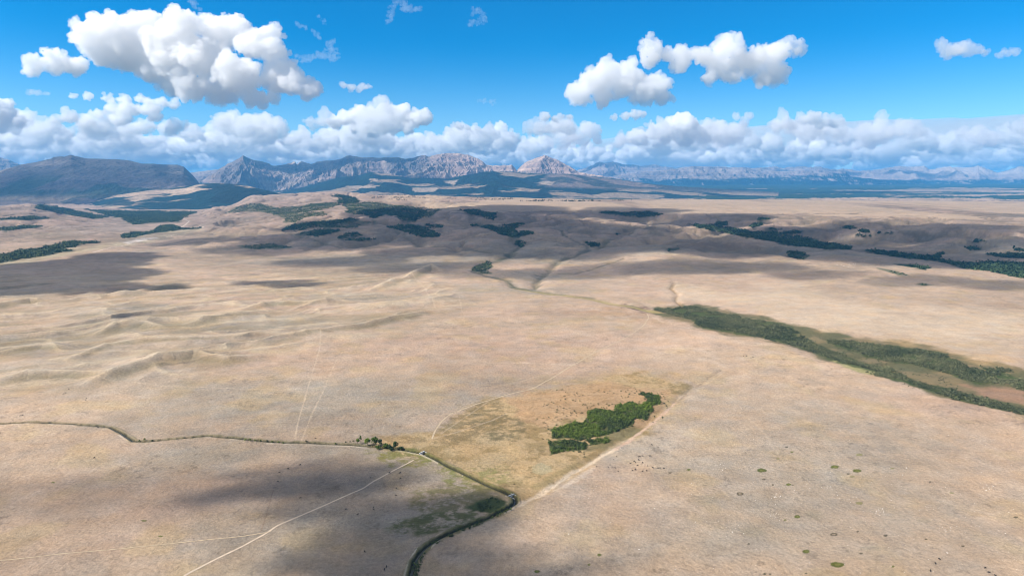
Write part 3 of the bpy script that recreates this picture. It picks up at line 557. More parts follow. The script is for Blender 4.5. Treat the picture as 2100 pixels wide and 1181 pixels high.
# ------------------------------------------------------------------ FOLIAGE
def leaf_mat(name):
    m=attr_mat(name,[(1.5,.35)]); b=m.node_tree.nodes['Principled BSDF']; b.inputs['Roughness'].default_value=.7
    return m
m_leaf=leaf_mat('willow_leaves')
m_bark=flat_mat('bark',(.13,.10,.075),.95,.4,.3)
def leafcloud(cx,cy,cz,rad,hgt,per,size,col,cvar=.25,dome=True):
    """many small leaf-clump quads on and in a lumpy dome, one per plant; returns V,F,colours"""
    n=len(cx); N=n*per; idx=np.repeat(np.arange(n),per)
    d=rng.normal(size=(N,3)); d/=np.linalg.norm(d,axis=1)[:,None]
    if dome: d[:,2]=np.abs(d[:,2])
    r=rng.uniform(.55,1.,N); lump=1+.25*np.sin(d[:,0]*5+idx)+.2*np.cos(d[:,1]*6+idx*2.3)
    c=np.stack([cx[idx]+d[:,0]*rad[idx]*r*lump,cy[idx]+d[:,1]*rad[idx]*r*lump,cz[idx]+d[:,2]*hgt[idx]*r*lump],1)
    q=size[idx]*rng.uniform(.6,1.3,N)
    nm=d+rng.normal(size=(N,3))*.45+np.array((0,0,.35)); nm/=np.linalg.norm(nm,axis=1)[:,None]
    a=np.cross(nm,rng.normal(size=(N,3))); a/=np.linalg.norm(a,axis=1)[:,None]; b=np.cross(nm,a)
    a*=q[:,None]; b*=(q*rng.uniform(.5,.9,N))[:,None]
    V=np.stack([c-a,c-b*.8,c+a,c+b],1).reshape(-1,3); Fc=np.arange(N*4).reshape(N,4)
    cc=(col[idx] if np.ndim(col)==2 else np.tile(col,(N,1)))*(1+rng.uniform(-cvar,cvar,(N,1)))
    return V,Fc,np.repeat(cc,4,0)
def scatter(poly,spacing,ybias=0,jit=1.,nz=.5,nL=30,seed=0,occl=True,soft=0):
    g=ground_pts(poly) if len(poly)<60 else poly
    ys=[p[1] for p in g]; xs=[p[0] for p in g]; y0,y1,x0,x1=min(ys)*.97,max(ys)*1.06,min(xs)-40,max(xs)+40
    n=int((x1-x0)*(y1-y0)/spacing**2); n=min(n,400000)
    x=rng.uniform(x0,x1,n); y=rng.uniform(y0,y1,n); z=zfun(x,y); u,v=proj(x,y,z)
    sd=poly_sd(u,v,poly,2.,40); k=(sd+nz*6*fbm(x,y,nL,4,seed,.62))<soft
    return x[k],y[k],z[k],u[k],v[k]
def thicket(name,label,polys,spacing,rad,hgt,per,size,cols,seed,nz=1.,nL=30,dens=None,mat=None):
    X=[];Y=[];Z=[]
    for p in polys:
        x,y,z,u,v=scatter(p,spacing,nz=nz,nL=nL,seed=seed)
        if dens is not None:
            k=fbm(x,y,dens[0],3,seed+5)>dens[1]; x,y,z=x[k],y[k],z[k]
        X.append(x);Y.append(y);Z.append(z)
    X=np.concatenate(X);Y=np.concatenate(Y);Z=np.concatenate(Z); n=len(X)
    q=np.clip(.5+.9*fbm(X,Y,45,3,seed+9)+rng.normal(size=n)*.18,0,1)[:,None]
    c=np.asarray(cols[0])*(1-q)+np.asarray(cols[1])*q
    s=rng.uniform(.6,1.25,n)
    V,Fc,cc=leafcloud(X,Y,Z,rad*s,hgt*s*rng.uniform(.8,1.2,n),per,size*s,c)
    o=mesh(name,V,Fc,mat or m_leaf,np.clip(cc,.004,.5),smooth=False); print(name,n); tag(o,label,None,kind='stuff'); return o
thicket('willow_thicket','bright green willow thicket in the middle of the golden meadow',POND,2.3,2.2,3.0,26,.75,((.045,.062,.024),(.12,.165,.02)),501,nz=1.0,nL=14,dens=(13,-.5))
thicket('willow_thicket','long grey green willow thicket filling the valley on the right',WILLOW,3.4,2.6,3.2,18,1.0,((.055,.070,.036),(.15,.15,.075)),511,nz=2.6,nL=45,dens=(34,-.28))
thicket('low_brush','scattered low shrubs around the thickets',[[(1105,850),(1160,835),(1230,815),(1330,790),(1375,815),(1360,860),(1290,895),(1230,915),(1200,940),(1120,945),(1110,900)],[(1150,795),(1250,800),(1330,800),(1370,830),(1300,870),(1200,850),(1100,870),(1080,840)],[(1640,690),(1760,700),(1900,760),(2000,800),(1880,790),(1720,735)],[(1340,630),(1480,636),(1620,662),(1700,690),(1600,668),(1450,645)],[(1700,738),(1850,782),(2000,826),(2100,848),(2000,830),(1850,790)],[(1935,740),(2000,745),(2060,765),(2020,775)]],9,1.6,1.8,12,.6,((.05,.06,.03),(.09,.10,.035)),521,nz=1.5,nL=40,dens=(28,.12))
thicket('shrubs','dark shrubs and rushes along the banks of the ditch',[[(955,1042),(1010,1020),(1042,1030),(1020,1042),(980,1052)],[(1000,1052),(1040,1040),(1050,1045),(960,1086),(900,1112),(880,1118),(930,1088)],[(842,1165),(856,1150),(870,1130),(876,1130),(862,1160),(856,1181),(845,1190)]],1.8,1.1,1.5,16,.45,((.04,.055,.02),(.10,.12,.03)),531,nz=.5,nL=8,dens=(9,-.1))
def groves(name,label,idx,spacing,cols,seed):
    return thicket(name,label,[GROVES[i] for i in idx],spacing,5.5,8.5,9,3.4,cols,seed,nz=1.3,nL=130,dens=(70,-.42))
dk=((.022,.042,.022),(.055,.085,.034))  # groves under cloud shade: the shade is partly put into the leaf colour
groves('aspen_grove','dark groves in the gullies below the bench',list(range(0,13)),8.5,dk,541)
groves('aspen_grove','dark belt of trees along the creek valley on the right',list(range(13,30)),7.5,dk,551)
groves('aspen_grove','dark trees along the river flats on the left',list(range(30,36)),8.5,((.03,.05,.022),(.08,.105,.04)),561)  # sunlit groves: lighter green stands in for the sun on them
thicket('scrub','grey green scrub on the slopes below the bench',SCRUB,9,4,4,7,2.4,((.045,.07,.03),(.075,.105,.04)),571,nz=1.,nL=80,dens=(60,-.4))
thicket('conifers','scattered conifers standing on the pale bench',[[(745,404),(800,400),(880,404),(960,408),(860,410),(790,409)],[(950,408),(1100,409),(1280,412),(1340,414),(1240,415),(1050,412)],[(780,395),(860,397),(840,404),(790,402)]],22,5,13,8,3.4,((.012,.022,.014),(.025,.04,.02)),581,nz=1.,nL=200,dens=(260,.08))
print('foliage',time.time()-T0)
# ------------------------------------------------------------------ individual trees and bushes on the ditch
def branch_mesh(h,spread,n,r0,seed):
    rr=random.Random(seed); V=[];Fc=[]
    def tube(a,b,ra,rb):
        a=np.array(a);b=np.array(b);d=b-a;d/=np.linalg.norm(d);s=np.cross(d,(0.3,.9,.1));s/=np.linalg.norm(s);t=np.cross(d,s);o=len(V)
        for (c,r) in ((a,ra),(b,rb)):
            for k in range(6):
                an=k*math.pi/3; V.append(c+s*r*math.cos(an)+t*r*math.sin(an))
        for k in range(6): Fc.append((o+k,o+(k+1)%6,o+6+(k+1)%6,o+6+k))
    top=(rr.uniform(-.1,.1)*h,rr.uniform(-.1,.1)*h,h*.5); tube((0,0,-.4),top,r0,r0*.6); tube(top,(top[0]*1.5,top[1]*1.5,h*.85),r0*.6,r0*.15)
    for k in range(n):
        a=k*2.4+rr.uniform(0,.6); z0=h*rr.uniform(.25,.5); tube((top[0]*z0/h*2,top[1]*z0/h*2,z0),(math.cos(a)*spread*.75,math.sin(a)*spread*.75,h*rr.uniform(.6,.85)),r0*.4,r0*.1)
    return np.array(V),np.array(Fc)
def crown_mesh(h,r,seed,per=620,cols=((.035,.055,.014),(.10,.14,.02)),base=.25):
    rr=np.random.default_rng(seed); k=9; c=[]
    for i in range(k):
        a=rr.uniform(0,6.28); q=rr.uniform(.15,.62)*r; zz=rr.uniform(base+.15,.82)*h; c.append((math.cos(a)*q,math.sin(a)*q,zz,rr.uniform(.32,.5)*r))
    c.append((0,0,h*.8,r*.4)); c=np.array(c); n=per; idx=rr.integers(0,len(c),n); d=rr.normal(size=(n,3)); d/=np.linalg.norm(d,axis=1)[:,None]
    p=c[idx,:3]+d*(c[idx,3]*rr.uniform(.6,1.05,n))[:,None]*np.array((1,1,.85)); p[:,2]=np.maximum(p[:,2],base*h*.6)
    nm=d+rr.normal(size=(n,3))*.4; nm/=np.linalg.norm(nm,axis=1)[:,None]; a=np.cross(nm,rr.normal(size=(n,3))); a/=np.linalg.norm(a,axis=1)[:,None]; b=np.cross(nm,a)
    s=rr.uniform(.22,.48,n)*max(r/3,.6); a*=s[:,None]; b*=(s*.7)[:,None]
    V=np.stack([p-a,p-b*.8,p+a,p+b],1).reshape(-1,3); t=np.clip(rr.normal(.5,.22,n)+(idx%3-1)*.12,0,1)[:,None]; cc=np.array(cols[0])*(1-t)+np.array(cols[1])*t
    return V,np.arange(n*4).reshape(n,4),np.repeat(cc,4,0)
def tree(name,label,cat,u,v,h,r,seed,cols,group,per=620,base=.25):
    x,y,z=on_ground(u,v); e=bpy.data.objects.new(name,None); C.objects.link(e); e.location=(x,y,z); e.empty_display_size=1
    tag(e,label,cat,group)
    V,Fc=branch_mesh(h,r,5,.035*h if name!='bush' else .07,seed); mesh('trunk',V,Fc,m_bark,parent=e)
    V,Fc,cc=crown_mesh(h,r,seed,per,cols,base); mesh('crown',V,Fc,m_leaf,cc,smooth=False,parent=e); return e
BR=((.07,.11,.014),(.19,.25,.03)); DK=((.03,.05,.015),(.07,.10,.03)); MD=((.045,.075,.015),(.12,.17,.025))
GT='trees in the clump on the ditch bank'
for (nm,lab,u,v,h,r,cols) in (
 ('poplar_tree','yellow green tree at the left end of the clump on the ditch bank',734,911,6.0,2.8,BR),
 ('poplar_tree','thin upright tree rising behind the left end of the ditch clump',740,907,7.5,1.7,MD),
 ('poplar_tree','bright green round tree second from the left in the ditch clump',754,913,6.8,3.6,BR),
 ('poplar_tree','tallest full green tree in the middle of the ditch clump',769,915,9.0,4.6,MD),
 ('poplar_tree','dark green side tree leaning against the tallest one on the ditch',779,916,7.0,3.0,DK),
 ('willow_tree','low mid green willow just right of the tallest ditch tree',790,919,4.6,3.4,MD),
 ('willow_tree','low spreading willow on the near bank below the ditch clump',776,921,3.2,3.0,MD),
 ('willow_tree','small dark willow between the tall tree and the dark right end',799,920,4.8,2.8,DK),
 ('willow_tree','darkest broad willow near the right end of the ditch clump',811,919,6.2,3.8,DK),
 ('willow_tree','dark low willow hanging over the near bank of the ditch',801,924,3.0,2.6,DK),
 ('willow_tree','last small dark willow tapering off at the right end of the clump',823,922,3.2,2.6,DK)):
    tree(nm,lab,'tree',u,v,h*1.3,r*1.22,int(u*7+v),cols,GT)
GB='bushes along the ditch'
for i,(lab,u,v,h,r,cols) in enumerate((
 ('green bush in the bend of the ditch, far left of all the bushes',286,905,2.6,1.8,MD),('taller green bush right beside the first one in the ditch bend',297,904,3.6,2.0,BR),('low dark bush trailing right of the ditch bend',312,904,1.8,1.6,DK),
 ('first bright bush of the row on the ditch left of the trees',503,903,2.8,1.9,BR),('second bush of the row on the ditch left of the trees',513,904,3.0,2.0,MD),('third bright bush in the row on the left ditch',523,904,2.8,1.8,BR),('fourth small bush in the row on the left ditch',534,905,2.2,1.6,MD),
 ('roundest dark bush in the row on the left ditch',548,906,3.4,2.0,DK),('sixth green bush in the row on the left ditch',558,907,2.8,1.7,MD),('low bush near the right end of the row on the left ditch',571,908,2.4,1.7,BR),('last tiny bush of the row on the left ditch',581,909,1.8,1.4,MD),
 ('lone small bush on the straight ditch left of the tree clump',688,911,2.2,1.5,BR),('tiny dark bush standing on the grass just above the ditch, left one',709,907,1.5,1.0,DK),('tiny dark bush standing on the grass just above the ditch, middle one',718,906,1.5,1.0,DK),('tiny dark bush standing on the grass just above the ditch, right one',724,905,1.8,1.1,DK),
 ('small dark bush on the upper ditch bank near the left line of cattle',628,906,1.6,1.1,DK))):
    tree('bush',lab,'bush',u,v,h,r,900+i,cols,GB,per=220,base=.05)
# ------------------------------------------------------------------ headgates
m_conc=flat_mat('concrete',(.42,.40,.38),.85,1.2,.15); m_steel=flat_mat('galvanised_steel',(.55,.56,.57),.5)
def boxes(name,bl,mat,parent,bev=.04):
    bm=bmesh.new()
    for (c,s) in bl:
        r=bmesh.ops.create_cube(bm,size=1); bmesh.ops.scale(bm,vec=s,verts=r['verts']); bmesh.ops.translate(bm,vec=c,verts=r['verts'])
    bmesh.ops.bevel(bm,geom=bm.edges[:],offset=bev,segments=1,affect='EDGES')
    me=bpy.data.meshes.new(name); bm.to_mesh(me); bm.free(); me.materials.append(mat); o=bpy.data.objects.new(name,me); C.objects.link(o); o.parent=parent; return o
def headgate(u,v,lab,ang,k):
    x,y,z=on_ground(u,v); j=np.argmin([np.hypot(x-a,y-b) for a,b in densify(canal_w,1)]); x,y=densify(canal_w,1)[j]; z=z1(x,y)
    e=bpy.data.objects.new('headgate',None); C.objects.link(e); e.location=(x,y,z); e.rotation_euler=(0,0,ang); e.scale=(k,k,k); tag(e,lab,'headgate','concrete headgates on the ditch')
    boxes('wall',[((0,-2.6,1.5),(.35,2.6,3.4)),((0,2.6,1.5),(.35,2.6,3.4)),((1.8,-3.2,1.3),(3.6,.3,2.9)),((1.8,3.2,1.3),(3.6,.3,2.9)),((0,0,.4),(.34,2.6,.9))],m_conc,e)
    boxes('apron',[((2.2,0,.25),(4.0,6.0,.3))],m_conc,e)
    boxes('walkway',[((-.1,0,3.35),(.8,7.4,.16))],m_steel,e,.02)
    gf=boxes('gate_frame',[((-.3,-.7,3.9),(.1,.1,1.4)),((-.3,.7,3.9),(.1,.1,1.4)),((-.3,0,4.6),(.12,1.5,.12))],m_steel,e,.01)
    boxes('gate_leaf',[((-.25,0,1.7),(.06,2.3,1.5))],m_steel,e,.01)
headgate(868,929,'grey concrete headgate with a pale walkway right of the tree clump',R(-35),1.15)
headgate(1051,1019,'bluish grey concrete headgate at the sharp corner of the ditch',R(-50),1.0)
# ------------------------------------------------------------------ CATTLE
m_cow=flat_mat('black_hide',(.012,.010,.009),.6,.3,.3); m_calf=flat_mat('brown_hide',(.028,.016,.010),.7,.3,.3)
def cow_proto():
    me=bpy.data.meshes.new('cow'); V=[];E=[];Rr=[]
    def add(p,r,par=None):
        V.append(p);Rr.append(r)
        if par is not None: E.append((par,len(V)-1))
        return len(V)-1
    hip=add((-.75,0,1.12),(.30,.36)); mid=add((-.1,0,1.02),(.36,.42),hip); sh=add((.6,0,1.10),(.30,.38),mid); nk=add((.95,0,1.05),(.17,.24),sh); nk2=add((1.25,0,.72),(.13,.17),nk)
    hd=add((1.42,0,.45),(.12,.14),nk2); mz=add((1.52,0,.18),(.075,.08),hd)
    for s in (1,-1):
        a=add((1.33,.24*s,.62),(.05,.03),hd if False else nk2)
        f=add((.62,.2*s,.78),(.13,.14),sh); k=add((.64,.2*s,.42),(.065,.065),f); add((.62,.2*s,.03),(.06,.06),k)
        f=add((-.82,.2*s,.85),(.16,.2),hip); k=add((-.72,.2*s,.62),(.10,.11),f); q=add((-.9,.2*s,.42),(.06,.06),k); add((-.84,.2*s,.03),(.06,.06),q)
    t=add((-1.08,0,1.2),(.04,.04),hip); add((-1.14,0,.6),(.03,.03),t)
    me.from_pydata(V,E,[]); o=bpy.data.objects.new('cow',me); C.objects.link(o)
    m=o.modifiers.new('s','SKIN'); 
    for i,sv in enumerate(me.skin_vertices[0].data): sv.radius=Rr[i]; sv.use_root=(i==0)
    m2=o.modifiers.new('d','SUBSURF'); m2.levels=1; m2.render_levels=1
    dg=bpy.context.evaluated_depsgraph_get(); n=bpy.data.meshes.new_from_object(o.evaluated_get(dg)); bpy.data.objects.remove(o); n.name='cow'
    for p in n.polygons: p.use_smooth=True
    return n
cm=cow_proto(); cm.materials.append(m_cow); cm2=cm.copy(); cm2.materials.clear(); cm2.materials.append(m_calf)
HERD='cattle grazing on the prairie'
def zx(r,s,pts): return [(r[0]+a/s,r[1]+b/s) for a,b in pts]
g1=zx((1200,900),9.545,[(1037,350),(1070,350),(1118,337),(958,442),(888,482),(982,464),(1047,412),(1120,470),(1023,522),(1215,530),(586,570),(975,592),(988,602),(922,617),(1118,635),(1205,625),(1325,565),(1425,576),(1463,568),(1537,580),(1268,338)])
g2=zx((1200,900),9.545,[(265,316),(292,338),(558,405),(615,350),(485,516),(452,552),(525,548),(222,546),(648,636)])
g3=zx((1200,900),9.545,[(1305,118),(1425,172)])
g4=zx((500,820),3.272,[(377,437),(297,463),(240,487),(230,549),(380,660)])
g5=zx((500,820),3.272,[(977,491),(1049,491),(1052,527),(848,523),(1023,594),(1022,641)])
g6=zx((500,820),3.272,[(871,723),(873,738),(765,769),(684,735)])
g7=zx((500,820),3.272,[(810,1018),(957,1119),(944,1138)])
g8=zx((1700,850),3.5675,[(808,1059),(777,1088),(741,1143)])
g9=zx((1700,850),3.5675,[(1143,1122),(1170,1156),(1217,1179)])
g10=zx((500,820),3.272,[(416,275),(430,282),(481,259)])
g11=[(130,808),(134,806),(141,798),(176,821),(177,817),(42,853),(46,852)]
g12=[(193,939),(201,877),(0,888)]; g13=[(1002,783),(1055,993)]; g14=[(1540,734),(1544,733),(1525,731),(1531,731)]; g15=[(1275,632),(1280,634),(1283,633)]
labs=[(g1,'black cow in the loose herd on grey grass right of the sandy wash'),(g2,'dark cow at the left edge of the herd beside the sandy wash'),(g3,'dark cow standing apart above the herd by the wash'),
(g4,'black cow in and around the cloud shadow left of the dirt track'),(g5,'black cow on the pale ground just below the ditch, right of the dirt track'),(g6,'black cow on shaded grass between the dirt track and the lower ditch'),
(g7,'black cow in the shadow close to the bottom edge left of the ditch'),(g8,'black cow in the row of three near the bottom right corner'),(g9,'black cow in the group nearest the bottom right corner'),
(g10,'black cow on the far bank of the straight ditch left of the trees'),(g11,'tiny black cow on the tan slope above the left part of the ditch'),(g12,'single black cow far left, close below the bend of the ditch'),(g13,'lone black cow away from every herd in the middle of the prairie'),
(g14,'tiny black cow on the terrace left of the long willow valley'),(g15,'tiny black cow on the brown bare patch above the dirt track end')]
for gi,(pts_,lb) in enumerate(labs):
    for i,(u,v) in enumerate(pts_):
        x,y,z=on_ground(u,v); o=bpy.data.objects.new('cow',cm if rnd.random()<.85 else cm2); C.objects.link(o); small=gi in (1,) 
        s=rnd.uniform(.95,1.12)*(.7 if small else .86); o.location=(x,y,z-.03); o.rotation_euler=(0,0,rnd.uniform(0,6.28)); o.scale=(s,s,s)
        l2=lb
        if len(pts_)<=4:
            srt=sorted(pts_); k=srt.index((u,v)); w={2:['left one','right one'],3:['leftmost','middle','rightmost'],4:['leftmost','second','third','rightmost'],1:['']}[len(pts_)][k]
            l2=(w+' '+lb) if w else lb; ws=l2.split(); l2=' '.join(ws[:16])
            l2=l2.replace('single black','black')
        tag(o,l2,'cow',HERD)
# ------------------------------------------------------------------ pale rocks
n=380; uu=rng.uniform(1150,2100,n); vv=rng.uniform(880,1181,n)**1.0
cl=rng.integers(0,9,220); cc_=[(1905,1038),(1800,1050),(1590,1058),(1940,1082),(1480,958),(1700,1000),(1590,1018),(2030,1000),(1735,1022)]
uu=np.concatenate([uu,[cc_[k][0] for k in cl]+rng.normal(size=220)*9]); vv=np.concatenate([vv,[cc_[k][1] for k in cl]+rng.normal(size=220)*4])
far_u=1745+rng.normal(size=60)*14; far_v=540+rng.normal(size=60)*3.
uu=np.concatenate([uu,far_u]); vv=np.concatenate([vv,far_v])
V=[];Fc=[]; bm=bmesh.new(); bmesh.ops.create_icosphere(bm,subdivisions=1,radius=1); bv=np.array([v.co[:] for v in bm.verts]); bf=np.array([[v.index for v in f.verts] for f in bm.faces]); bm.free()
tt,ss=ray(uu,vv); zz=np.zeros(len(uu))
for _ in range(4): Yr=(H-zz)/ss; zz=zfun(tt*Yr,Yr)
for i in range(len(uu)):
    s=rnd.uniform(.10,.36)*(2.0 if rnd.random()<.06 else 1)*(3.5 if i>=len(uu)-60 else 1); q=bv*(1+.25*rng.normal(size=(len(bv),1)))*np.array((1,1,.6))*s+np.array((tt[i]*Yr[i],Yr[i],zz[i]+.1*s)); V.append(q); Fc.append(bf+len(bv)*i)
o=mesh('rocks',np.concatenate(V),np.concatenate(Fc),flat_mat('pale_rock',(.66,.60,.53),.9,1.,.15),smooth=False); tag(o,'scattered pale stones on the near terrace',None,kind='stuff')
print('objects',time.time()-T0)
# ------------------------------------------------------------------ CLOUDS (closed meshes filled with an even scattering volume)
def cloud_mat(name,dens):
    m=bpy.data.materials.new(name); m.use_nodes=True; nt=m.node_tree; nt.nodes.clear()
    out=nt.nodes.new('ShaderNodeOutputMaterial'); pv=nt.nodes.new('ShaderNodeVolumeScatter'); pv.inputs['Color'].default_value=(1,1,1,1); pv.inputs['Density'].default_value=dens; pv.inputs['Anisotropy'].default_value=.25
    nt.links.new(pv.outputs[0],out.inputs['Volume']); return m
m_cloud=cloud_mat('cloud_vapour',.0065); m_thin=cloud_mat('thin_cloud_vapour',.0024); m_wisp=cloud_mat('wisp_vapour',.0017); m_far=cloud_mat('far_cloud_vapour',.0028); m_shade=cloud_mat('passing_cloud_vapour',.008); m_veil3=cloud_mat('near_thin_vapour',.0030); m_veil=cloud_mat('thin_passing_vapour',.0055); m_veil2=cloud_mat('high_passing_vapour',.0022); m_dense=cloud_mat('dense_passing_vapour',.028); m_lilac=cloud_mat('ragged_cloud_vapour',.0045)
bm=bmesh.new(); bmesh.ops.create_icosphere(bm,subdivisions=2,radius=1); ib=np.array([v.co[:] for v in bm.verts]); iff=np.array([[v.index for v in f.verts] for f in bm.faces]); bm.free()
def billow(p,o,g,s):
    r=0;a=1;n=0
    for k in range(o): r=r+a*(np.abs(vn3(p,s+k))*2-.6); n+=a; a*=g; p=p*2.03+11.3
    return r/n
def cloud(name,spheres,vox,mat,L,amp=.35,seed=5,oct=5,fine=.38):
    """spheres: list of (centre, radii); voxel-merged, then pushed about by billowing noise"""
    V=np.concatenate([ib*np.array(r)+np.array(c) for c,r in spheres]); Fc=np.concatenate([iff+len(ib)*i for i in range(len(spheres))])
    o=mesh(name,V,Fc); m=o.modifiers.new('r','REMESH'); m.mode='VOXEL'; m.voxel_size=vox
    dg=bpy.context.evaluated_depsgraph_get(); me=bpy.data.meshes.new_from_object(o.evaluated_get(dg)); o.modifiers.clear(); o.data=me
    k=len(me.vertices); co=np.empty(k*3); me.vertices.foreach_get('co',co); co=co.reshape(-1,3); no=np.empty(k*3); me.vertex_normals.foreach_get('vector',no); no=no.reshape(-1,3)
    wp=np.stack([vn3(co/(L*2.2),seed+40),vn3(co/(L*2.2)+7,seed+41),vn3(co/(L*2.2)+13,seed+42)],1)*L*.5
    co=co+no*(billow((co+wp)/L,oct,.58,seed)*amp*L)[:,None]+wp*.35
    me.vertices.foreach_set('co',co.ravel()); me.update(); me.polygons.foreach_set('use_smooth',[True]*len(me.polygons)); me.materials.clear(); me.materials.append(mat)
    m=o.modifiers.new('r','REMESH'); m.mode='VOXEL'; m.voxel_size=vox*.85
    dg=bpy.context.evaluated_depsgraph_get(); me=bpy.data.meshes.new_from_object(o.evaluated_get(dg)); o.modifiers.clear(); o.data=me; me.name=name
    k=len(me.vertices); co=np.empty(k*3); me.vertices.foreach_get('co',co); co=co.reshape(-1,3); no=np.empty(k*3); me.vertex_normals.foreach_get('vector',no); no=no.reshape(-1,3)
    l3=max(L*.30,vox*5); co=co+no*(billow(co/l3,3,.6,seed+90)*fine*l3)[:,None]; me.vertices.foreach_set('co',co.ravel()); me.update()
    me.polygons.foreach_set('use_smooth',[True]*len(me.polygons)); me.materials.clear(); me.materials.append(mat)
    print(name,k); return o
def kids(c,R,n,rr,up=True,s0=.22,s1=.45):
    out=[]
    for _ in range(n):
        d=np.array([rr.gauss(0,1) for _ in range(3)]); d/=np.linalg.norm(d)
        if up and d[2]<-.1: d[2]*=.25
        q=R*rr.uniform(s0,s1); out.append((c+d*R*np.array((.9,.9,.8)),(q,q,q*.9)))
    return out
def puff_cloud(name,label,puffs,base,mat=None,nk=20,vox=1.3,L=26,amp=.56,seed=5,squash=.85,D=None,group='cumulus clouds over the mountains'):
    D=D or F*1900/(HZ-base); k=D/F; rr=random.Random(seed*13+1); sp=[]
    for (u,v,r) in puffs:
        c=pt(u,v,D); R_=r*k; c[1]+=rr.uniform(-.7,.7)*R_; sp.append((c,(R_,R_,R_*squash))); sp+=kids(c,R_,nk,rr)
    o=cloud(name,sp,vox*k,mat or m_cloud,L*k,amp,seed); tag(o,label,'cloud',group); return o
puff_cloud('cumulus_cloud','biggest bright cumulus cloud, heaped up at the upper left',
 [(80,140,19),(110,128,26),(150,140,22),(60,150,12),(195,75,28),(170,85,20),(235,70,36),(265,110,42),(215,110,32),(270,45,22),(330,75,48),(300,60,28),(380,60,34),(350,120,45),(440,60,36),(480,55,30),(520,90,34),(560,105,28),(555,70,18),(420,120,46),(310,150,26),(350,170,30),(400,175,34),(450,185,34),(500,160,42),(520,200,22),(560,160,34),(600,175,28),(560,205,16),(630,190,20),(645,195,12),(580,140,20)],222,seed=5)
puff_cloud('cumulus_cloud','bright heaped cumulus cloud right of centre, left of the pair',
 [(1190,195,24),(1178,210,14),(1215,170,30),(1250,160,30),(1245,140,16),(1290,165,34),(1285,145,16),(1330,180,32),(1360,175,20),(1360,195,20),(1310,200,18),(1240,190,22)],215,seed=9,L=30)
puff_cloud('cumulus_cloud','long grey bottomed cumulus cloud at the upper right of the pair',
 [(1340,100,24),(1330,120,18),(1370,110,16),(1400,115,20),(1390,135,10),(1440,115,20),(1485,100,26),(1470,130,26),(1520,130,28),(1550,120,26),(1590,110,26),(1610,95,18),(1640,105,14),(1590,145,26),(1560,165,14),(1500,160,18),(1450,165,14)],175,seed=12,L=30,D=14500)
puff_cloud('cumulus_cloud','small lilac grey cloud near the upper right corner of the sky',[(1935,95,12),(1960,102,16),(1985,100,14),(1945,112,12),(2005,105,10),(2025,108,8)],125,seed=15,L=18,mat=m_lilac,D=13500,amp=.5)
puff_cloud('cumulus_cloud','tiny oval cloud touching the right edge of the sky',[(2062,108,9),(2076,107,8),(2054,114,6)],125,seed=16,L=14,mat=m_lilac,D=13500,amp=.5)
puff_cloud('cumulus_cloud','flat topped bright cumulus cloud above the central peaks',
 [(690,255,16),(705,245,16),(725,240,16),(740,230,14),(765,240,22),(790,235,20),(820,238,22),(850,245,20),(870,238,14),(795,258,18),(830,262,12),(740,262,16),(765,266,14)],278,seed=21,L=20,nk=14,vox=1.3)
puff_cloud('cumulus_cloud','small oval cloud left of centre under the big one',[(705,175,7),(722,178,8),(740,178,8),(755,179,6),(735,185,5)],190,seed=22,L=12,amp=.45)
puff_cloud('cumulus_cloud','half cloud cut off by the left edge of the sky',[(-10,225,30),(10,235,20),(30,245,16),(45,250,12),(0,255,16),(-30,240,30)],262,seed=23,L=20)
puff_cloud('cumulus_cloud','small cloud below the pair at its left end',[(1118,240,11),(1140,245,9),(1150,240,7),(1125,262,5),(1165,240,6)],262,seed=24,L=12,amp=.45)
puff_cloud('cumulus_cloud','flat small cloud directly below the bright heaped one on the right',[(1260,242,7),(1285,238,10),(1305,236,11),(1318,234,9)],250,seed=25,L=12,amp=.45)
puff_cloud('cumulus_cloud','tiny cloud standing alone in the blue above the centre peaks',[(930,258,6),(942,260,8),(960,262,7)],270,seed=26,L=12,amp=.45)
puff_cloud('cumulus_cloud','thin small oval cloud below the left lobe of the big cloud',[(58,192,6),(78,192,7),(98,193,6)],205,seed=27,L=12,mat=m_thin,amp=.5)
puff_cloud('cumulus_cloud','bright cloud with a grey lower half over the far right range',[(1650,248,10),(1668,243,13),(1690,248,12),(1710,252,10),(1680,258,9),(1725,245,6)],262,seed=28,L=14,amp=.5)
puff_cloud('cumulus_cloud','heaped cloud leaning left above the far range',[(1310,285,18),(1345,270,16),(1375,262,20),(1400,255,22),(1425,262,16),(1405,285,20),(1365,290,14),(1350,300,8)],298,seed=29,L=18,nk=14,D=30000)
puff_cloud('cumulus_cloud','grey broken cloud right of the heaped leaning one',[(1470,285,12),(1490,272,13),(1510,262,12),(1530,250,10),(1515,278,12),(1510,240,9),(1535,240,9)],296,seed=30,L=16,nk=14,D=30000,mat=m_far,amp=.5)
puff_cloud('cumulus_cloud','pale flat layered cloud under the left part of the biggest cloud',[(150,200,8),(180,198,9),(215,200,11),(250,203,13),(290,205,13),(330,208,14),(355,212,11),(230,222,16),(270,225,20),(310,225,20),(200,235,14),(250,245,20),(320,240,16),(130,243,14),(150,240,14),(115,250,9),(180,252,16)],268,seed=33,L=16,nk=10,mat=m_lilac,D=27000,amp=.5,squash=.6)
puff_cloud('cumulus_cloud','bright small cloud peeping out just above the pyramid summit',[(1110,300,8),(1118,296,9),(1128,300,8),(1122,308,8)],316,seed=34,L=10,nk=8,D=34000,amp=.4)
puff_cloud('cumulus_cloud','bright lens of cloud low over the far range',[(1755,300,8),(1770,294,9),(1785,300,9),(1745,306,6)],312,seed=35,L=10,nk=8,D=34000,amp=.4)
puff_cloud('cumulus_cloud','long bright low cloud right of the pyramid summit',[(1190,328,9),(1215,322,11),(1245,324,11),(1275,318,12),(1305,316,12),(1325,322,9),(1230,332,8),(1290,328,9)],336,seed=36,L=12,nk=8,D=44000,amp=.45)
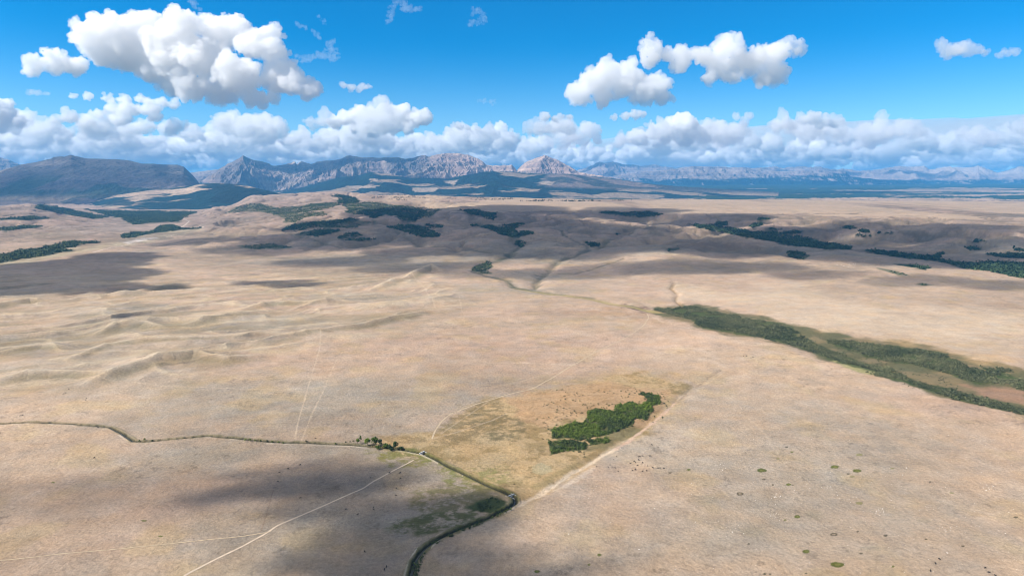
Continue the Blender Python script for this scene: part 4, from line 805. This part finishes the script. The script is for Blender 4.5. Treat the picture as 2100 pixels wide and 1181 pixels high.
# wisps
def wisp(label,pts_,r,D,seed):
    rr=random.Random(seed); k=D/F; sp=[]
    for (u,v) in densify(pts_,1.6):
        for _ in range(2):
            q=r*k*rr.uniform(.2,.95); c=pt(u+rr.gauss(0,.6)*r,v+rr.gauss(0,.55)*r,D); sp.append((c,(q,q,q*.6)))
    o=cloud('cloud_wisp',sp,.8*k,m_wisp,7*k,.8,seed,fine=.6); tag(o,label,'cloud wisp','thin wisps high in the blue sky')
wisp('thin wisp at the top edge right of the big cloud, shaped like a hook',[(800,45),(803,30),(808,12),(812,2),(822,4),(835,18),(845,22),(860,14)],5,14000,41)
wisp('ring shaped wisp alone near the top, left of centre',[(966,30),(975,22),(988,26),(994,38),(985,46),(968,44),(964,52)],4.5,14000,42)
wisp('wisp just right of the big cloud with a raised tail',[(612,120),(630,122),(645,115),(660,112),(672,114),(690,125),(675,95),(680,86)],6,15000,43)
wisp('first of three tiny wisps right of the big cloud, leftmost one',[(613,50),(621,53),(629,57)],4,15000,44)
wisp('second of three tiny wisps right of the big cloud, lowest one',[(640,62),(648,69),(655,76)],4,15000,48)
wisp('third of three tiny wisps right of the big cloud, topmost one',[(656,36),(662,43),(668,51)],3.5,15000,49)
wisp('thin wisp touching the top edge above the big cloud',[(392,3),(398,10),(402,18)],5,15000,45)
wisp('pair of faint wisps in the blue centre of the sky',[(985,207),(1010,209),(1016,210)],4,15000,46)
# the bank of clouds filling the horizon: a field of cumulus going away to 90 km
rr=random.Random(77)
def bank(name,label,D0,D1,n,vox,mat,seed,smin,smax,alt=(1900,2300),umin=-250,umax=2350,dens=None):
    sp=[]
    for _ in range(n):
        u=rr.uniform(umin,umax); D=math.sqrt(rr.uniform(D0**2,D1**2))
        if dens and not dens(u,D): continue
        t=(u-CU)/(F*cp); s=rr.uniform(smin,smax)*rr.uniform(.6,1); zb=H+rr.uniform(*alt)
        for k in range(rr.randint(2,5)):
            R_=s*rr.uniform(.5,1); c=np.array((t*D+rr.uniform(-1.3,1.3)*s,D+rr.uniform(-.8,.8)*s,zb+rr.uniform(0,.5)*s)); sp.append((c,(R_,R_*.8,R_*.55))); sp+=[(a,b) for a,b in kids(c,R_,5,rr,s0=.25,s1=.5)]
    o=cloud(name,sp,vox,mat,460+D0*.004,.75,seed,oct=5); tag(o,label,None,kind='stuff')
left=lambda u,D: rr.random()<(1. if u<1050 else .25)
bank('cloud_bank','nearer broken cumulus of the bank above the range',25000,36000,110,48,m_far,51,300,1000,dens=lambda u,D:rr.random()<(1. if u<420 else .25 if u<1150 else .35))
bank('cloud_bank','middle rows of the white cloud bank above the range',36000,56000,330,72,m_far,52,400,1300,dens=left)
bank('cloud_bank','farthest rows of the white cloud bank on the horizon',56000,98000,470,115,m_far,53,700,2000,dens=lambda u,D:rr.random()<(1. if u<1100 else .6))
# thin high sheet on the right and low veil behind the bank
def sheet(name,label,x0,x1,y0,y1,z0,th,dens,seed,edge):
    m=cloud_mat(name+'_vapour',dens); n=90; tx=np.linspace(0,1,n); ty=np.linspace(0,1,60); X,Y=np.meshgrid(x0+(x1-x0)*tx,ty); Xr=X.ravel()
    yn=y0+edge*fbm(Xr,Xr*0,9000,6,seed,.7)+np.interp(Xr,[x0,x0+(x1-x0)*.25,x1],[edge*3,0,-edge*.6]); Yr_=yn+(y1-yn)*Y.ravel()**1.5
    q=Y.ravel(); h=th*np.clip(np.sin(np.pi*np.clip(q,0,1)**.6),0.01,1)*np.clip((Xr-x0)/14000,.03,1)*(1+.6*fbm(Xr,Yr_*.4,7000,4,seed+3)); h=np.maximum(h,8)
    N=len(Xr); top=np.stack([Xr,Yr_,z0+h],1); bot=np.stack([Xr,Yr_,np.full(N,z0)],1); f=grid_faces(60,n)
    g=np.arange(N).reshape(60,n); ring=np.concatenate([g[0,:],g[1:,-1],g[-1,-2::-1],g[-2:0:-1,0]]); r2=np.roll(ring,-1)
    side=np.stack([ring,ring+N,r2+N,r2],1)
    o=mesh(name,np.concatenate([top,bot]),np.concatenate([f,f[:,::-1]+N,side]),m); tag(o,label,None,kind='stuff'); return o
sheet('cirrus_sheet','smooth pale sheet of high cloud on the right',6000,190000,45000,150000,5600,420,.00028,71,13000)
# clouds passing overhead, out of the picture; they throw the shadows on the prairie
def shade(label,puffs,alt,seed,nk=10,mat=None,Dw=None):
    sp=[]; rr=random.Random(seed)
    for (u,v,a,b) in puffs:  # centre, half width and half height of the shadow in pixels
        (x,y),(xa,ya_),(xb,yb)=ground_pts([(u,v),(u+a,v),(u,v-b)]) if Dw is None else [((u-CU)/1388*v,v),((u+a-CU)/1388*v,v),(0,v+b)]; k=(alt)/SD[2]
        rx=abs(xa-x); ry=abs(yb-y); c=np.array((x,y,0))+SD*k; th=min(max(min(rx,ry)*.8,70),300)
        sp.append((c,(rx,ry,th)))
        for _ in range(nk):
            an=rr.uniform(0,6.28); q=rr.uniform(.2,.4); sp.append((c+np.array((math.cos(an)*rx*.9,math.sin(an)*ry*.9,rr.uniform(0,.5)*th)),(rx*q,ry*q,th*q*1.4)))
    L=min(500,max(70,np.mean([s[1][0] for s in sp])*1.0)); o=cloud('overhead_cloud',sp,L/14,mat or m_shade,L,.45,seed,oct=4); tag(o,label,None,kind='stuff')
shade('small ragged cloud drifting over the near prairie',[(560,962,55,7),(700,962,50,8),(520,1010,55,12),(610,1000,75,18),(700,990,60,18),(700,1028,60,16),(800,1035,70,16),(880,1040,70,18),(860,1080,75,22),(930,1070,60,16),(800,1130,55,20),(830,1170,80,22),(780,1215,100,25),(960,1150,60,14),(1050,1190,90,20),(900,1230,120,30)],1850,61,mat=m_dense)
shade('cloud drifting over the river flats on the left',[(60,560,110,30),(160,545,90,22),(230,525,60,7),(30,600,90,12),(230,560,60,8),(290,590,60,7),(340,592,30,4),(-60,570,120,35),(100,590,100,14),(200,575,60,12)],1900,62,mat=m_dense)
shade('narrow cloud drifting over the middle of the prairie',[(540,579,40,4),(600,583,40,4),(575,577,30,3)],1850,63,mat=m_dense)
shade('wide broken cloud drifting over the bench and its gullies',[(620,480,90,12),(740,490,100,18),(800,455,100,14),(880,510,110,14),(920,470,110,18),(1000,440,90,10),(1050,500,120,22),(1120,455,110,16),(1180,520,100,12),(1250,470,120,22),(1350,500,120,16),(1360,455,80,10),(1500,500,120,20),(1520,455,100,8),(1620,470,120,14),(1700,500,120,22),(1800,520,110,18),(1850,480,120,14),(1950,500,120,20),(2050,530,100,20),(2080,490,80,12)],1950,64,nk=6)
shade('thin outer part of the broken cloud over the middle prairie',[(420,492,60,9),(560,508,110,12),(700,535,120,12),(860,548,120,12),(1000,560,90,9),(1120,560,110,12),(1250,555,110,14),(1400,545,120,16),(1550,548,120,14),(1680,565,110,10),(1900,575,120,12),(2060,585,100,12),(660,452,80,8),(860,432,100,8),(1060,428,120,8),(1300,434,120,8),(1500,442,120,7),(1750,455,120,8),(1980,462,120,8)],2000,65,nk=6,mat=m_veil)
shade('high cloud above the left massif',[(-60,10500,260,1300),(120,11500,200,1200),(290,11200,160,1300),(380,13500,150,1500),(60,9300,200,700)],3900,66,nk=6,mat=m_veil2,Dw=1)
shade('thin cloud over the near left prairie',[(150,1035,240,34),(360,985,170,22),(60,1000,160,22),(330,1060,120,16)],1950,67,nk=6,mat=m_veil3)
print('clouds',time.time()-T0)
# ------------------------------------------------------------------ HAZE
bm=bmesh.new(); bmesh.ops.create_cube(bm,size=1); bmesh.ops.scale(bm,vec=(120000,80000,1533),verts=bm.verts); bmesh.ops.translate(bm,vec=(0,35000,-33.5+1533/2),verts=bm.verts)
me=bpy.data.meshes.new('haze'); bm.to_mesh(me); bm.free(); hz=bpy.data.objects.new('haze',me); C.objects.link(hz)
hm=bpy.data.materials.new('haze_air'); hm.use_nodes=True; nt=hm.node_tree; nt.nodes.clear(); out=nt.nodes.new('ShaderNodeOutputMaterial'); pv=nt.nodes.new('ShaderNodeVolumePrincipled')
pv.inputs['Color'].default_value=(.12,.50,1.0,1); pv.inputs['Density'].default_value=2.8e-5; nt.links.new(pv.outputs[0],out.inputs['Volume']); me.materials.append(hm); tag(hz,'bluish air between the camera and the mountains',None,kind='stuff')
# ------------------------------------------------------------------ SKY, SUN, CAMERA
w=bpy.data.worlds.new('World'); S.world=w; w.use_nodes=True; nt=w.node_tree
sky=nt.nodes.new('ShaderNodeTexSky'); sky.sky_type='NISHITA'; sky.sun_disc=False; sky.sun_elevation=SUN_EL; sky.sun_rotation=SUN_AZ; sky.altitude=1500; sky.air_density=1.; sky.dust_density=.3; sky.ozone_density=3.
vm=nt.nodes.new('ShaderNodeVectorMath'); vm.operation='MULTIPLY'; vm.inputs[1].default_value=(.04,.50,.86); nt.links.new(sky.outputs[0],vm.inputs[0])
bg=nt.nodes['Background']; bg.inputs[1].default_value=.115; 
tc=nt.nodes.new('ShaderNodeTexCoord'); sx=nt.nodes.new('ShaderNodeSeparateXYZ'); nt.links.new(tc.outputs['Generated'],sx.inputs[0])
ns=nt.nodes.new('ShaderNodeTexNoise'); ns.inputs['Scale'].default_value=3.2; ns.inputs['Detail'].default_value=6; nt.links.new(tc.outputs['Generated'],ns.inputs['Vector'])
def mrn(src,a,b):
    q=nt.nodes.new('ShaderNodeMapRange'); q.interpolation_type='SMOOTHSTEP'; q.inputs[1].default_value=a; q.inputs[2].default_value=b; nt.links.new(src,q.inputs[0]); return q.outputs[0]
def mth(op,p,q):
    m_=nt.nodes.new('ShaderNodeMath'); m_.operation=op; nt.links.new(p,m_.inputs[0]); nt.links.new(q,m_.inputs[1]); return m_.outputs[0]
el_=mrn(sx.outputs[2],-.02,.20); tm=nt.nodes.new('ShaderNodeMix'); tm.data_type='RGBA'; nt.links.new(el_,tm.inputs[0]); tm.inputs[6].default_value=(.85,1.0,1.06,1); tm.inputs[7].default_value=(.0,.57,.90,1); nt.links.new(tm.outputs[2],vm.inputs[1])
# broken bright cloud added outside the view, overhead and behind, to warm shadow fill
where=mth('MULTIPLY',mth('MAXIMUM',mrn(sx.outputs[2],.34,.5),mrn(sx.outputs[1],-.1,-.35)),mrn(sx.outputs[2],-.02,.05))
msk=mth('MULTIPLY',mrn(ns.outputs[0],.42,.56),where)
mx=nt.nodes.new('ShaderNodeMix'); mx.data_type='RGBA'; nt.links.new(msk,mx.inputs[0]); nt.links.new(vm.outputs[0],mx.inputs[6]); mx.inputs[7].default_value=(4.6,4.3,4.0,1); nt.links.new(mx.outputs[2],bg.inputs[0])
l=bpy.data.lights.new('sun','SUN'); l.energy=5.0; l.angle=R(.5); l.color=(1,.94,.86); lo=bpy.data.objects.new('sun',l); C.objects.link(lo); lo.rotation_euler=Vector(SD).to_track_quat('Z','Y').to_euler()
cam=bpy.data.cameras.new('camera'); co=bpy.data.objects.new('camera',cam); C.objects.link(co); S.camera=co
cam.sensor_width=36; cam.lens=36*F/2100; cam.clip_start=1; cam.clip_end=400000; co.location=(0,0,H); co.rotation_euler=(math.pi/2-P,0,0)
vs=S.view_settings; vs.view_transform='Standard'; vs.look='None'; vs.exposure=.52; vs.gamma=1
cy=S.cycles; cy.max_bounces=22; cy.diffuse_bounces=3; cy.volume_bounces=20; cy.transparent_max_bounces=48; cy.use_denoising=True; cy.filter_width=1.0; cy.sample_clamp_indirect=10
print('done',time.time()-T0)
